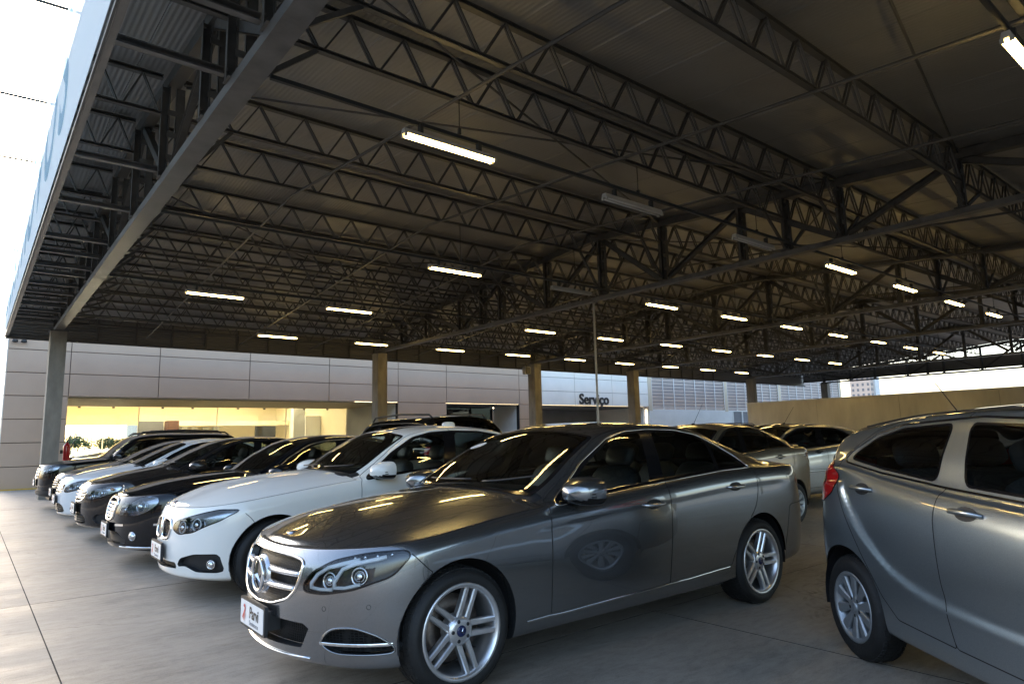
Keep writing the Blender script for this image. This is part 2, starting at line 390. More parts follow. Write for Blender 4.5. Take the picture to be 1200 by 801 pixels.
# far end sheeting, horizontally ribbed
b = MB()
nr = 9
for i in range(nr):
    z0 = 4.58+i*.085
    b.add([(ux0, YF, z0), (ux1, YF, z0), (ux1, YF-.03, z0+.012), (ux0, YF-.03, z0+.012), (ux0, YF-.03, z0+.05), (ux1, YF-.03, z0+.05), (ux1, YF, z0+.062), (ux0, YF, z0+.062), (ux1, YF, z0+.085), (ux0, YF, z0+.085)],
          [(0, 1, 2, 3), (3, 2, 5, 4), (4, 5, 6, 7), (7, 6, 8, 9)])
b.build('end_sheeting', pbr('end_sheet', (.17, .165, .155), .5, metal=.2), can)
for u in [2.9+1.05*k for k in range(32)]:
    b = MB(); b.bar((u, YF-.08, 4.6), (u, YF-.08, 5.28), .05, .05); b.build('end_stud', M_steel, can)
MB().bar((ux0, YF-.07, 4.56), (ux1, YF-.07, 4.56), .1, .07).build('end_rail', M_steel, can)
b = MB()
for i in range(8):
    z0 = 4.80+i*.085; xe = ux1-.2
    b.add([(xe, 0, z0), (xe, YF-.1, z0), (xe-.03, YF-.1, z0+.012), (xe-.03, 0, z0+.012), (xe-.03, 0, z0+.05), (xe-.03, YF-.1, z0+.05), (xe, YF-.1, z0+.062), (xe, 0, z0+.062), (xe, YF-.1, z0+.085), (xe, 0, z0+.085)],
          [(0, 1, 2, 3), (3, 2, 5, 4), (4, 5, 6, 7), (7, 6, 8, 9)])
b.build('end_sheeting', MATS['end_sheet'], can)
MB().bar((ux1-.25, 0, 4.80), (ux1-.25, YF-.1, 4.80), .1, .06).build('end_rail', M_steel, can)
# side fascia: galvanised edge rail and the hung banner
b = MB(); b.bar((ux0+.035, YN, 4.66), (ux0+.035, YF, 4.66), .06, .12); b.build('fascia_rail', M_galv, can)
b = MB(); b.bar((ux0-.012, YN, 4.6), (ux0-.012, YF, 4.6), .02, .05); b.build('fascia_trim', M_rod, can)
# near edge fascia behind the camera
MB().box((ux0, YN-.05, 4.6), (ux1, YN, 5.3)).build('end_fascia', M_steel, can)
# columns
for k, u in enumerate(TR_U):
    b = MB(); b.box((u-.19, 22.04, -.02), (u+.19, 22.5, 4.598)); o = b.build('column', M_col, can)
    b = MB(); b.box((u-.22, 22.02, 4.565), (u+.22, 22.52, 4.597)); b.build('cap_plate', M_steel, can)
    b = MB(); b.box((u-.19, YN+.1, -.02), (u+.19, YN+.56, 4.598)); b.build('column', M_col, can)
# banner: pale translucent mesh with grey letters
def banner_mat():
    m, n, out = newmat('banner_film'); d = N(n, 'ShaderNodeBsdfDiffuse'); t = N(n, 'ShaderNodeBsdfTranslucent'); tr = N(n, 'ShaderNodeBsdfTransparent')
    for q in (d, t): q.inputs[0].default_value = (.90, .95, .97, 1)
    tr.inputs[0].default_value = (.9, .97, 1, 1)
    a = N(n, 'ShaderNodeMixShader', i_0=.3); n.links.new(d.outputs[0], a.inputs[1]); n.links.new(t.outputs[0], a.inputs[2])
    b = N(n, 'ShaderNodeMixShader', i_0=.25); n.links.new(a.outputs[0], b.inputs[1]); n.links.new(tr.outputs[0], b.inputs[2]); n.links.new(b.outputs[0], out.inputs[0]); return m
def letter_film():
    m, n, out = newmat('letter_film'); d = N(n, 'ShaderNodeBsdfDiffuse'); tr = N(n, 'ShaderNodeBsdfTransparent')
    d.inputs[0].default_value = (.58, .68, .74, 1); tr.inputs[0].default_value = (.78, .86, .90, 1)
    b = N(n, 'ShaderNodeMixShader', i_0=.85); n.links.new(d.outputs[0], b.inputs[1]); n.links.new(tr.outputs[0], b.inputs[2]); n.links.new(b.outputs[0], out.inputs[0]); return m
ban = MB().box((ux0-.045, YN+2, 4.62), (ux0-.041, YF, 6.8)).build('banner', banner_mat())
tag(ban, 'pale translucent banner with faint grey lettering along the canopy edge', 'banner')
def text(name, body, size, mat, parent, loc, rot, ext=.004, bold=False, align='CENTER', sx=1.0):
    cu = bpy.data.curves.new(name, 'FONT'); cu.body = body; cu.size = size; cu.extrude = ext; cu.align_x = align; cu.align_y = 'CENTER'; cu.resolution_u = 6
    if bold: cu.offset = size*.018
    tmp = bpy.data.objects.new('tmp', cu); col.objects.link(tmp); bpy.context.view_layer.update()
    me = bpy.data.meshes.new_from_object(tmp.evaluated_get(bpy.context.evaluated_depsgraph_get())); me.materials.clear(); bpy.data.objects.remove(tmp)
    o = link(name, me, mat, parent, loc, rot); o.scale = (sx, 1, 1); return o
lf = letter_film()
for k, (ch, yy) in enumerate(zip('SEMINOVOS', [23.0-1.75*i for i in range(9)])):
    text('letter', ch, 2.1, lf, ban, (ux0-.05, yy, 5.7), (R_(90), 0, R_(-90)), .001, True)

# ------------------------------------------------------------------ lamps
M_tube = emit('fluorescent', (1.0, .68, .23), 9.5)
M_tubeoff = pbr('tube_off', (.75, .76, .74), .3)
M_fix = pbr('lamp_white', (.55, .55, .52), .5)
def lamp(u, y, lit, label):
    e = empty('tube_lamp', (u, y, 4.6))
    b = MB(); b.prism([(-.03, .10), (.03, .10), (.042, .055), (.042, .045), (-.042, .045), (-.042, .055)], -.62, .62, lambda p, q, s: (s, p, q)); b.build('housing', M_fix, e)
    for s in (-1, 1):
        b = MB(); b.tube([(-.59, s*.036, .028), (.59, s*.036, .028)], .0125, 10); b.build('tube', M_tube if lit else M_tubeoff, e)
        for x in (-1, 1): MB().box((x*.605-.012, s*.036-.016, .008), (x*.605+.012, s*.036+.016, .048)).build('lamp_holder', M_fix, e)
    for x in (-.4, .4): MB().box((x-.02, -.03, .10), (x+.02, .03, .205)).build('bracket', M_rod, e)
    zt = zroof(y)-JD-.06-4.6
    MB().tube([(.12, 0, .24), (.12, 0, zt)], .006, 5).build('hanger_wire', M_rod, e)
    MB().box((.105, -.018, .235), (.135, .018, .31)).build('hanger_clamp', M_rod, e)
    tag(e, label, 'lamp', 'fluorescent lamps under the canopy'); return e
LU = [4.05+3.235*k for k in range(10)]
OFF = {(1, 1), (2, 1), (2, 2)}; NONE = {(0, 2), (0, 4), (2, 3), (0, 0), (3, 0), (4, 0), (5, 0), (6, 0), (7, 0), (8, 0), (9, 0), (2, 0), (8, 1), (9, 1), (7, 1)}
ROWN = ['right above the silver hatchback', 'in the row over the grey sedan', 'in the middle row under the ridge', 'in the row over the far parked cars', 'in the last row before the showroom facade']
ORD = ['first', 'second', 'third', 'fourth', 'fifth', 'sixth', 'seventh', 'eighth', 'ninth', 'tenth']
cnt = {}
for j, y in enumerate(LY):
    for i, u in enumerate(LU):
        if (i, j) in NONE: continue
        lit = (i, j) not in OFF; k = cnt.get(j, 0); cnt[j] = k+1
        lamp(u, y+random.uniform(-.06, .06), lit, ('lit' if lit else 'unlit')+' twin tube lamp '+ROWN[j]+('' if j == 0 else ', '+ORD[k]+' from left'))

# ------------------------------------------------------------------ dealership building
VF = 28.26
bld = empty('dealership_building', (.83, VF, 0)); tag(bld, 'dealership building clad in grey metal panels with a glazed lit showroom', 'building')
def wx(o, *a): return o
def B(a, b, nm, mat, par=bld, bevel=0):
    mb = MB(); mb.box((a[0]-.83, a[1]-VF, a[2]), (b[0]-.83, b[1]-VF, b[2])); return mb.build(nm, mat, par)
zr = [0.0, .76, 1.56, 2.36, 3.16, 3.96, 4.76, 5.56, 6.36, 7.1]
useam = [.83, 2.65, 5.52, 8.91, 12.4, 15.9, 18.67, 23.46, 25.1]
pcache = {}
def fpanel(u0, u1, z0, z1, mat):
    g = .009; a, h = u1-u0-2*g, z1-z0-2*g; key = (round(a, 3), round(h, 3), mat.name)
    if key not in pcache:
        bm = bmesh.new(); bmesh.ops.create_cube(bm, size=1)
        for v in bm.verts: v.co = ((v.co.x+.5)*a, (v.co.y+.5)*.05, (v.co.z+.5)*h)
        bmesh.ops.bevel(bm, geom=[e for e in bm.edges if all(v.co.y < .01 for v in e.verts)], offset=.012, segments=2, affect='EDGES')
        me = bpy.data.meshes.new('facade_panel'); bm.to_mesh(me); bm.free(); pcache[key] = me
    link('facade_panel', pcache[key], mat, bld, (u0+g-.83, 0, z0+g))
for i in range(len(useam)-1):
    u0, u1 = useam[i], useam[i+1]
    for j in range(len(zr)-1):
        if 2.6 < u0 < 15.8 and zr[j] < 3.1: continue
        if 18.6 < u0 < 23 and zr[j] < 3.1: continue
        fpanel(u0, u1, zr[j], zr[j+1], M_panel)
# backing behind the joints (butts against openings)
for a, b_ in (((.85, VF+.055, 0), (2.63, VF+.3, 3.16)), ((15.92, VF+.055, 0), (18.65, VF+.3, 3.16)), ((23.48, VF+.055, 0), (25.1, VF+.3, 3.16)), ((.85, VF+.055, 3.175), (25.1, VF+.3, 7.08))): B(a, b_, 'backing', M_dark)
# side wall going back
for j in range(len(zr)-1):
    for i in range(5):
        y0 = VF+.06+i*3.4; g = .012
        B((.81, y0+g, zr[j]+g), (.85, y0+3.4-g, zr[j+1]-g), 'side_panel', M_white_panel)
B((.852, VF+.35, 0), (1.0, VF+17, 7.05), 'side_wall', M_dark)
# showroom porch: soffit, jambs, glass
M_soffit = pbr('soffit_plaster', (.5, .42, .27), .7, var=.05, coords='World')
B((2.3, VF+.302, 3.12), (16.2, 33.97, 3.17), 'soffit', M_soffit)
B((2.3, VF+.302, 0), (2.648, 33.97, 3.118), 'jamb', M_whitewall); B((15.92, VF+.302, 0), (16.2, 33.97, 3.118), 'jamb', M_whitewall)
M_glz = glass('shop_glass', (.93, .95, .93), .0, 1.45)
gx = [2.65, 5.9, 9.25, 12.6, 15.92]
for i in range(4):
    p = B((gx[i]+.012, 34.0, .06), (gx[i+1]-.012, 34.012, 3.1), 'glass_pane', M_glz)
    B((gx[i]-.012, 33.98, .0), (gx[i]+.012, 34.03, 3.11), 'mullion', M_louv)
    for q in (.3, .7): B((gx[i]+3.2*q-.05, 33.975, 3.04), (gx[i]+3.2*q+.05, 34.035, 3.11), 'glass_clamp', M_black)
B((2.66, 33.985, 0.001), (15.9, 34.03, .058), 'glass_track', M_louv)
B((2.3, 33.98, 3.121), (16.4, 34.15, 4.4), 'header', M_cream)
# room behind, taller than the glass
B((2.6, 34.05, .004), (16.2, 45.6, .012), 'showroom_floor', pbr('porcelain', (.55, .5, .4), .25))
B((2.3, 34.16, 4.3), (16.4, 45.8, 4.4), 'room_ceiling', M_whitewall)
B((16.2, 34.0, .001), (16.4, 45.8, 4.29), 'room_wall', M_cream); B((2.3, 34.16, .001), (2.6, 45.5, 4.29), 'room_wall', M_cream)
B((7.9, 45.6, .001), (16.2, 45.8, 4.29), 'room_wall', M_cream); B((2.61, 45.6, .001), (7.88, 45.78, .35), 'room_wall', M_cream); B((2.61, 45.6, 3.6), (7.88, 45.78, 4.29), 'room_wall', M_cream)
B((2.62, 45.5, 2.62), (7.88, 45.53, 3.9), 'roller_blind', pbr('blind_cloth', (.84, .68, .40), .8, var=.04))
B((2.62, 45.62, .352), (7.86, 45.63, 3.59), 'back_window', M_glz)
for u in (4.4, 6.1): B((u-.03, 45.56, .352), (u+.03, 45.59, 2.6), 'window_bar', M_whitewall)
# bulkhead, pilasters, screens, column, door leaf inside
B((8.6, 43.0, 2.50), (16.15, 45.58, 2.78), 'bulkhead', M_cream)
for k in range(6): B((9.0+.62*k, 45.2, .3), (9.35+.62*k, 45.45, 2.48), 'pilaster', M_whitewall)
B((7.76, 37.2, .02), (8.3, 37.9, 2.6), 'timber_panel', M_wood); B((6.6, 37.95, .02), (7.74, 38.1, 2.6), 'reception_screen', M_greywall)
B((13.85, 36.2, .02), (14.5, 36.6, 4.29), 'inner_column', M_whitewall)
B((14.0, 43.0, 1.75), (15.3, 43.06, 2.45), 'screen', M_black)
B((15.25, 38, .02), (16.18, 38.1, 2.9), 'door_frame', M_whitewall)
M_roomlamp = emit('room_lamp', (1.0, .85, .56), 7.5)
for x in (4.5, 7.5, 10.5, 13.6):
    for y in (36.2, 39.4, 42.6): B((x-.5, y-.5, 4.27), (x+.5, y+.5, 4.299), 'ceiling_lamp', M_roomlamp)
# second recess: service door
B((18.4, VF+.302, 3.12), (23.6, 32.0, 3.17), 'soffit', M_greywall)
B((18.4, VF+.302, 0), (18.665, 30.6, 3.118), 'jamb', M_whitewall); B((23.47, VF+.302, 0), (23.7, 30.6, 3.118), 'jamb', M_whitewall)
B((18.67, 30.7, 0), (23.45, 30.72, 3.118), 'dark_glazing', glass('dark_glass', (.06, .08, .10), .02))
for x in (18.69, 20.25, 21.85, 23.42): B((x-.025, 30.66, 0), (x+.025, 30.69, 3.1), 'mullion', M_black)
B((18.5, 33, 0), (23.6, 33.1, 3.118), 'inner_wall', M_greywall)
# white service block
usv = [25.12, 27.75, 31.0, 34.45]
for i in range(3):
    for j in range(4, 9): fpanel(usv[i], usv[i+1], zr[j], zr[j+1], M_white_panel)
B((25.13, VF+.055, 3.175), (34.43, VF+.3, 7.08), 'backing', M_dark)
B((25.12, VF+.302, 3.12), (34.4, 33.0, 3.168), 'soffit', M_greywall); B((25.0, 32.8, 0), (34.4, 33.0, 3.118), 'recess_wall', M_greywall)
B((34.2, VF+.302, 0), (34.42, 32.79, 3.118), 'jamb', M_whitewall)
sg = text('service_sign', 'Serviço', .86, M_black, None, (29.35, VF-.03, 3.52), (R_(90), 0, 0), .03, True); tag(sg, 'black raised letters reading Serviço on the white fascia', 'sign')
# yellow base line
B((-.5, VF-.30, .002), (2.6, VF-.01, .03), 'base_kerb', M_yellow)
# louvred block to the right
lv = empty('louvred_building', (34.5, VF, 0)); tag(lv, 'pale louvred service block beyond the white sign fascia', 'building')
def L(a, b, nm, mat): return MB().box((a[0]-34.5, a[1]-VF, a[2]), (b[0]-34.5, b[1]-VF, b[2])).build(nm, mat, lv)
L((34.5, VF, 0), (44.0, VF+.2, 3.0), 'wall', M_whitewall); L((46.6, VF, 0), (62, VF+.2, 3.0), 'wall', M_whitewall)
L((34.5, VF+.35, 3.0), (62, VF+.5, 7.5), 'back_wall', M_greywall)
posts = [34.62, 43.3, 50.9, 61.5]
for u in posts: L((u-.18, VF-.02, 2.9), (u+.18, VF+.12, 7.4), 'post', M_creampost)
for i in range(3):
    a, b_ = posts[i]+.2, posts[i+1]-.2
    for k in range(17):
        z = 3.06+.225*k; mb = MB(); mb.bar((a-34.5, .09, z+.09), (b_-34.5, .09, z+.09), .012, .19, Vector((0, -.55, 1))); mb.build('louvre_slat', M_louv, lv)
    nm = int((b_-a)/1.15)
    for k in range(nm+1): L((a+(b_-a)*k/nm-.03, VF-.01, 3.0), (a+(b_-a)*k/nm+.03, VF+.02, 7.0), 'mullion', M_whitewall)
# louvred door to the yard
L((44.0, VF, 2.9), (46.6, VF+.2, 3.0), 'door_head', M_whitewall)
for u in (44.05, 45.3, 46.52): L((u-.06, VF-.03, 0), (u+.06, VF+.1, 2.9), 'door_frame', M_whitewall)
L((44.1, VF+.05, 0), (46.5, VF+.08, 2.9), 'door_leaf', M_greywall)
# long free-standing wall on the right
wl = empty('boundary_wall', (34.2, 0, 0)); tag(wl, 'long plain white boundary wall behind the hatchbacks on the right', 'wall')
M_stain = pbr('stained_render', (.66, .64, .58), .85, var=.22, scale=1.1, bump=.2, bscale=15, coords='World', stretch=(1, .8, .22))
for k in range(7): MB().box((0, -7+4.0*k+.008, 0), (.25, -3+4.0*k-.008, 2.93)).build('wall_bay', M_stain, wl)
MB().box((.02, -7, 0), (.23, 21, 2.9)).build('wall_core', M_greywall, wl); MB().box((-.03, -7.02, 2.931), (.28, 21.02, 3.0)).build('coping', M_whitewall, wl)

# ------------------------------------------------------------------ small fixed things
dp = MB().tube([(11.75, 11.2, 0), (11.75, 11.2, 4.6)], .026, 10).build('down_pipe', M_whitewall); tag(dp, 'thin white vertical pipe from the truss down behind the grey sedan', 'pipe')
ex = empty('fire_extinguisher', (2.17, 22.6, .95)); tag(ex, 'red fire extinguisher with black hose hung beside the first concrete column', 'extinguisher')
M_redp = pbr('red_enamel', (.45, .012, .015), .25, coat=.6)
MB().lathe([(0, 0), (.075, 0), (.088, .02), (.088, .44), (.075, .49), (.04, .53), (.028, .55)], 24, 'z').build('cylinder', M_redp, ex)
b = MB(); b.lathe([(.026, .55), (.03, .57), (.022, .60), (0, .61)], 14, 'z'); b.bar((-.02, 0, .60), (.09, 0, .62), .02, .012); b.bar((-.02, 0, .575), (.08, 0, .565), .02, .012); b.build('valve', M_black, ex)
MB().tube([(.02, 0, .60), (.06, 0, .74), (.14, 0, .82), (.21, 0, .78), (.22, 0, .66), (.15, 0, .55), (.105, 0, .40), (.10, 0, .2)], .011, 8).build('hose', M_black, ex)
MB().box((-.15, .05, .25), (-.085, .09, .35)).build('wall_bracket', M_black, ex)
sp_ = empty('loudspeaker', (18.62, 21.9, 4.22)); tag(sp_, 'small grey box loudspeaker under the canopy at the third column', 'speaker')
MB().prism(rpoly([(-.14, -.16), (.14, -.16), (.16, .16), (-.16, .16)], .04), -.1, .1, lambda a, b, c: (a, c, b)).build('cabinet', pbr('speaker_grey', (.3, .3, .3), .6), sp_)
MB().prism(rpoly([(-.12, -.14), (.12, -.14), (.13, .14), (-.13, .14)], .03), -.108, -.1005, lambda a, b, c: (a, c, b)).build('grille_cloth', M_black, sp_); MB().box((-.02, -.02, .16), (.02, .02, .36)).build('bracket', M_steel, sp_)
for k, u in enumerate((1.0, 1.25)):
    e = empty('floodlight', (u, VF-.16, 5.05)); tag(e, ('left' if k == 0 else 'right')+' of two small black floodlights at the top corner of the facade', 'floodlight', 'facade floodlights')
    b = MB(); b.lathe([(0, .06), (.05, .05), (.085, -.03), (.09, -.05), (.08, -.05), (0, -.03)], 16, 'z'); b.build('head', M_black, e, rot=(R_(35), 0, 0)); MB().bar((0, 0, .04), (0, .16, .1), .025, .025).build('arm', M_black, e)
for k, y in enumerate((9.8, 12.85, 15.8, 23.4)):
    b = MB(); b.tube([(-18+i*19.6/14, y, 7.05-.25*(1-((i-7)/7)**2)*0-.12*math.sin(math.pi*i/14)) for i in range(15)], .02, 6); o = b.build('overhead_cable', M_rod)
    tag(o, ['uppermost', 'second', 'third', 'lowest'][k]+' of four dark overhead cables crossing the sky beyond the banner', 'cable', 'overhead cables')
# tyre scuffs on the slab by the near hatchback
def scuff_mat():
    m, n, out = newmat('rubber_scuff'); d = N(n, 'ShaderNodeBsdfDiffuse'); d.inputs[0].default_value = (.03, .028, .026, 1); t = N(n, 'ShaderNodeBsdfTransparent'); g = N(n, 'ShaderNodeNewGeometry'); nz = N(n, 'ShaderNodeTexNoise', i_Scale=9.0, i_Detail=5.0); n.links.new(g.outputs['Position'], nz.inputs['Vector'])
    rp = ramp(n, nz.outputs[0], [(.42, .0), (.75, .28)]); mx = N(n, 'ShaderNodeMixShader'); n.links.new(rp.outputs[0], mx.inputs[0]); n.links.new(t.outputs[0], mx.inputs[1]); n.links.new(d.outputs[0], mx.inputs[2]); n.links.new(mx.outputs[0], out.inputs[0]); return m
M_scuff = scuff_mat()
for (cx, cy, r0_, a0, a1, nn) in ((5.9, 2.75, .16, 10, 150, 5), (5.55, 2.45, .2, 20, 160, 6), (5.15, 2.3, .18, 0, 140, 5), (6.35, 2.95, .14, 30, 170, 4)):
    for q in range(nn):
        r1_ = r0_+.055*q; b = MB(); V = []
        for i in range(13):
            t = R_(a0+(a1-a0)*i/12); V += [(cx+r1_*math.cos(t), cy+r1_*math.sin(t), .0045), (cx+(r1_+.028)*math.cos(t), cy+(r1_+.028)*math.sin(t), .0045)]
        b.add(V, [(2*i, 2*i+1, 2*i+3, 2*i+2) for i in range(12)]); b.build('tyre_mark', M_scuff, fl)
# ------------------------------------------------------------------ beyond the yard
M_leaf = pbr('foliage', (.07, .12, .05), .8, var=.5, scale=1.5, coords='World'); M_bark = pbr('bark', (.06, .045, .03), .9)
def tree(x, y, h, r, label, seed):
    rnd = random.Random(seed); e = empty('tree', (x, y, -.05)); tag(e, label, 'tree', 'trees beyond the showroom')
    b = MB(); b.tube([(0, 0, 0), (.1, .05, h*.3), (0, .1, h*.6)], [.22, .17, .09], 8)
    for k in range(5):
        a = rnd.uniform(0, 6.28); b.tube([(.05, .05, h*.35), (math.cos(a)*r*.5, math.sin(a)*r*.5, h*.62)], [.09, .03], 6)
    b.build('trunk', M_bark, e)
    V = []; F = []
    cl = [(rnd.gauss(0, r*.45), rnd.gauss(0, r*.45), h*.68+rnd.gauss(0, h*.14), rnd.uniform(.28, .5)*r) for _ in range(16)]
    for cx, cy, cz, cr in cl:
        for _ in range(90):
            d = Vector((rnd.gauss(0, 1), rnd.gauss(0, 1), rnd.gauss(0, 1))).normalized()*cr*rnd.uniform(.6, 1.05); p = Vector((cx, cy, cz))+d
            t = Vector((rnd.gauss(0, 1), rnd.gauss(0, 1), rnd.gauss(0, 1))).normalized(); q = d.cross(t).normalized(); s_ = rnd.uniform(.25, .5)
            k = len(V); V += [p-t*s_, p+q*s_*.5, p+t*s_, p-q*s_*.5]; F.append((k, k+1, k+2, k+3))
    b = MB(); b.add(V, F); b.build('crown', M_leaf, e, fix=False)
for i, (x, y, h, r) in enumerate(((21, 262, 3.6, 4.4), (29, 270, 4.4, 5.0), (38, 265, 3.8, 4.6), (47, 275, 4.3, 5.0), (15, 280, 3.5, 4.5))):
    tree(x, y, h, r, ['leftmost but one', 'middle', 'second from right', 'rightmost', 'leftmost'][i]+' green tree seen through the far showroom window', 40+i)
ob = empty('far_building', (17, 84, 0)); tag(ob, 'white low building seen through the showroom window', 'building')
MB().box((-2.6, 0, 0), (9, 6, 4.4)).build('wall', M_whitewall, ob)
for zz in (3.3, 2.0):
    for k in range(4): MB().box((-2.2+k*2.2, -.03, zz), (-.7+k*2.2, -.002, zz+.55)).build('window', M_greywall, ob)
tw = empty('apartment_tower', (420, 178, 0)); tag(tw, 'distant beige apartment tower above the boundary wall', 'building')
MB().box((-6, -6, 0), (6, 6, 33)).build('wall', pbr('tower_cream', (.62, .5, .42), .8), tw)
MB().box((-2, -7, 0), (4, -6.01, 34.5)).build('stair_core', M_whitewall, tw)
for zz in range(10):
    for xx in (-5, -3.4, 4.4): MB().box((xx-.5, -6.05, 2.5+3.1*zz), (xx+.5, -6.004, 4.1+3.1*zz)).build('window', M_greywall, tw)
    for yy in (-4.5, -1.5, 1.5, 4.3): MB().box((-6.05, yy-.6, 2.5+3.1*zz), (-6.004, yy+.6, 4.1+3.1*zz)).build('window', M_greywall, tw)

# houses and trees across the street on the open side (mirrored in the paintwork)
for k, (y0, y1, h, cc) in enumerate(((-22, -6, 5.5, (.22, .18, .14)), (-4, 9, 7.5, (.26, .24, .21)), (12, 22, 4.8, (.20, .14, .11)), (26, 44, 6.5, (.28, .26, .24)))):
    e = empty('street_house', (-30, y0, 0)); tag(e, ['tan', 'pale', 'brown', 'off-white'][k]+' low house across the street on the open side', 'house', 'houses across the street')
    MB().box((-8, 0, -.05), (0, y1-y0, h)).build('wall', pbr('house_render_%d' % k, cc, .85, var=.15, scale=1.5), e); MB().box((-8.3, -.3, h+.002), (.3, y1-y0+.3, h+.25)).build('roof', M_greywall, e)
    for q in range(int((y1-y0)/3)):
        for zz in ((1.0,) if h < 6 else (1.0, 4.0)): MB().box((.002, 1+3*q, zz), (.05, 2.4+3*q, zz+1.3)).build('window', M_black, e)
for i, (x, y, h, r) in enumerate(((-22, 10.5, 6.5, 3.6), (-23, 23, 7.5, 4.2), (-21, -4, 6.0, 3.4), (-22, 3.4, 6.8, 3.6), (-22, 16.5, 6.2, 3.4))):
    tree(x, y, h, r, ['middle', 'farthest', 'nearest', 'second nearest', 'second farthest'][i]+' street tree before the houses across the street', 60+i)
# ------------------------------------------------------------------ car body engine
def pchip(xs, ys):
    xs = np.asarray(xs, float); ys = np.asarray(ys, float); h = np.diff(xs); d = np.diff(ys)/h; m = np.zeros_like(ys)
    if len(xs) > 2:
        w1 = 2*h[1:]+h[:-1]; w2 = h[1:]+2*h[:-1]; ok = d[:-1]*d[1:] > 0
        with np.errstate(all='ignore'): hm = (w1+w2)/(w1/d[:-1]+w2/d[1:])
        m[1:-1] = np.where(ok, hm, 0)
    m[0], m[-1] = d[0], d[-1]
    def f(x):
        x = np.asarray(x, float); xc = np.clip(x, xs[0], xs[-1]); i = np.clip(np.searchsorted(xs, xc, side='right')-1, 0, len(xs)-2)
        t = (xc-xs[i])/h[i]; t2 = t*t; t3 = t2*t
        return (2*t3-3*t2+1)*ys[i]+(t3-2*t2+t)*h[i]*m[i]+(-2*t3+3*t2)*ys[i+1]+(t3-t2)*h[i]*m[i+1]
    return f
def prof(l): return pchip([a for a, b in l], [b for a, b in l])
def sstep(t): t = np.clip(t, 0, 1); return t*t*(3-2*t)
KN = np.array([0, .08, .2, .38, .58, .74, .88, .92, 1.1, 1.3, 1.52, 1.74, 1.96])
GAPS = [2, 4, 7, 8, 8, 8, 3, 9, 9, 11, 8, 8]
def sd_poly(px, pz, poly):
    """signed distance, negative inside"""
    P = np.asarray(poly, float); n = len(P); d = np.full(px.shape, 1e9); ins = np.zeros(px.shape, bool)
    for i in range(n):
        a, b = P[i], P[(i+1) % n]; e = b-a; wx, wz = px-a[0], pz-a[1]
        t = np.clip((wx*e[0]+wz*e[1])/max(e@e, 1e-12), 0, 1); dx, dz = wx-e[0]*t, wz-e[1]*t; d = np.minimum(d, dx*dx+dz*dz)
        c = ((a[1] <= pz) & (b[1] > pz)) | ((b[1] <= pz) & (a[1] > pz))
        with np.errstate(all='ignore'): xi = a[0]+(pz-a[1])*e[0]/(e[1] if e[1] else 1e-12)
        ins ^= c & (px < xi)
    d = np.sqrt(d); return np.where(ins, -d, d)
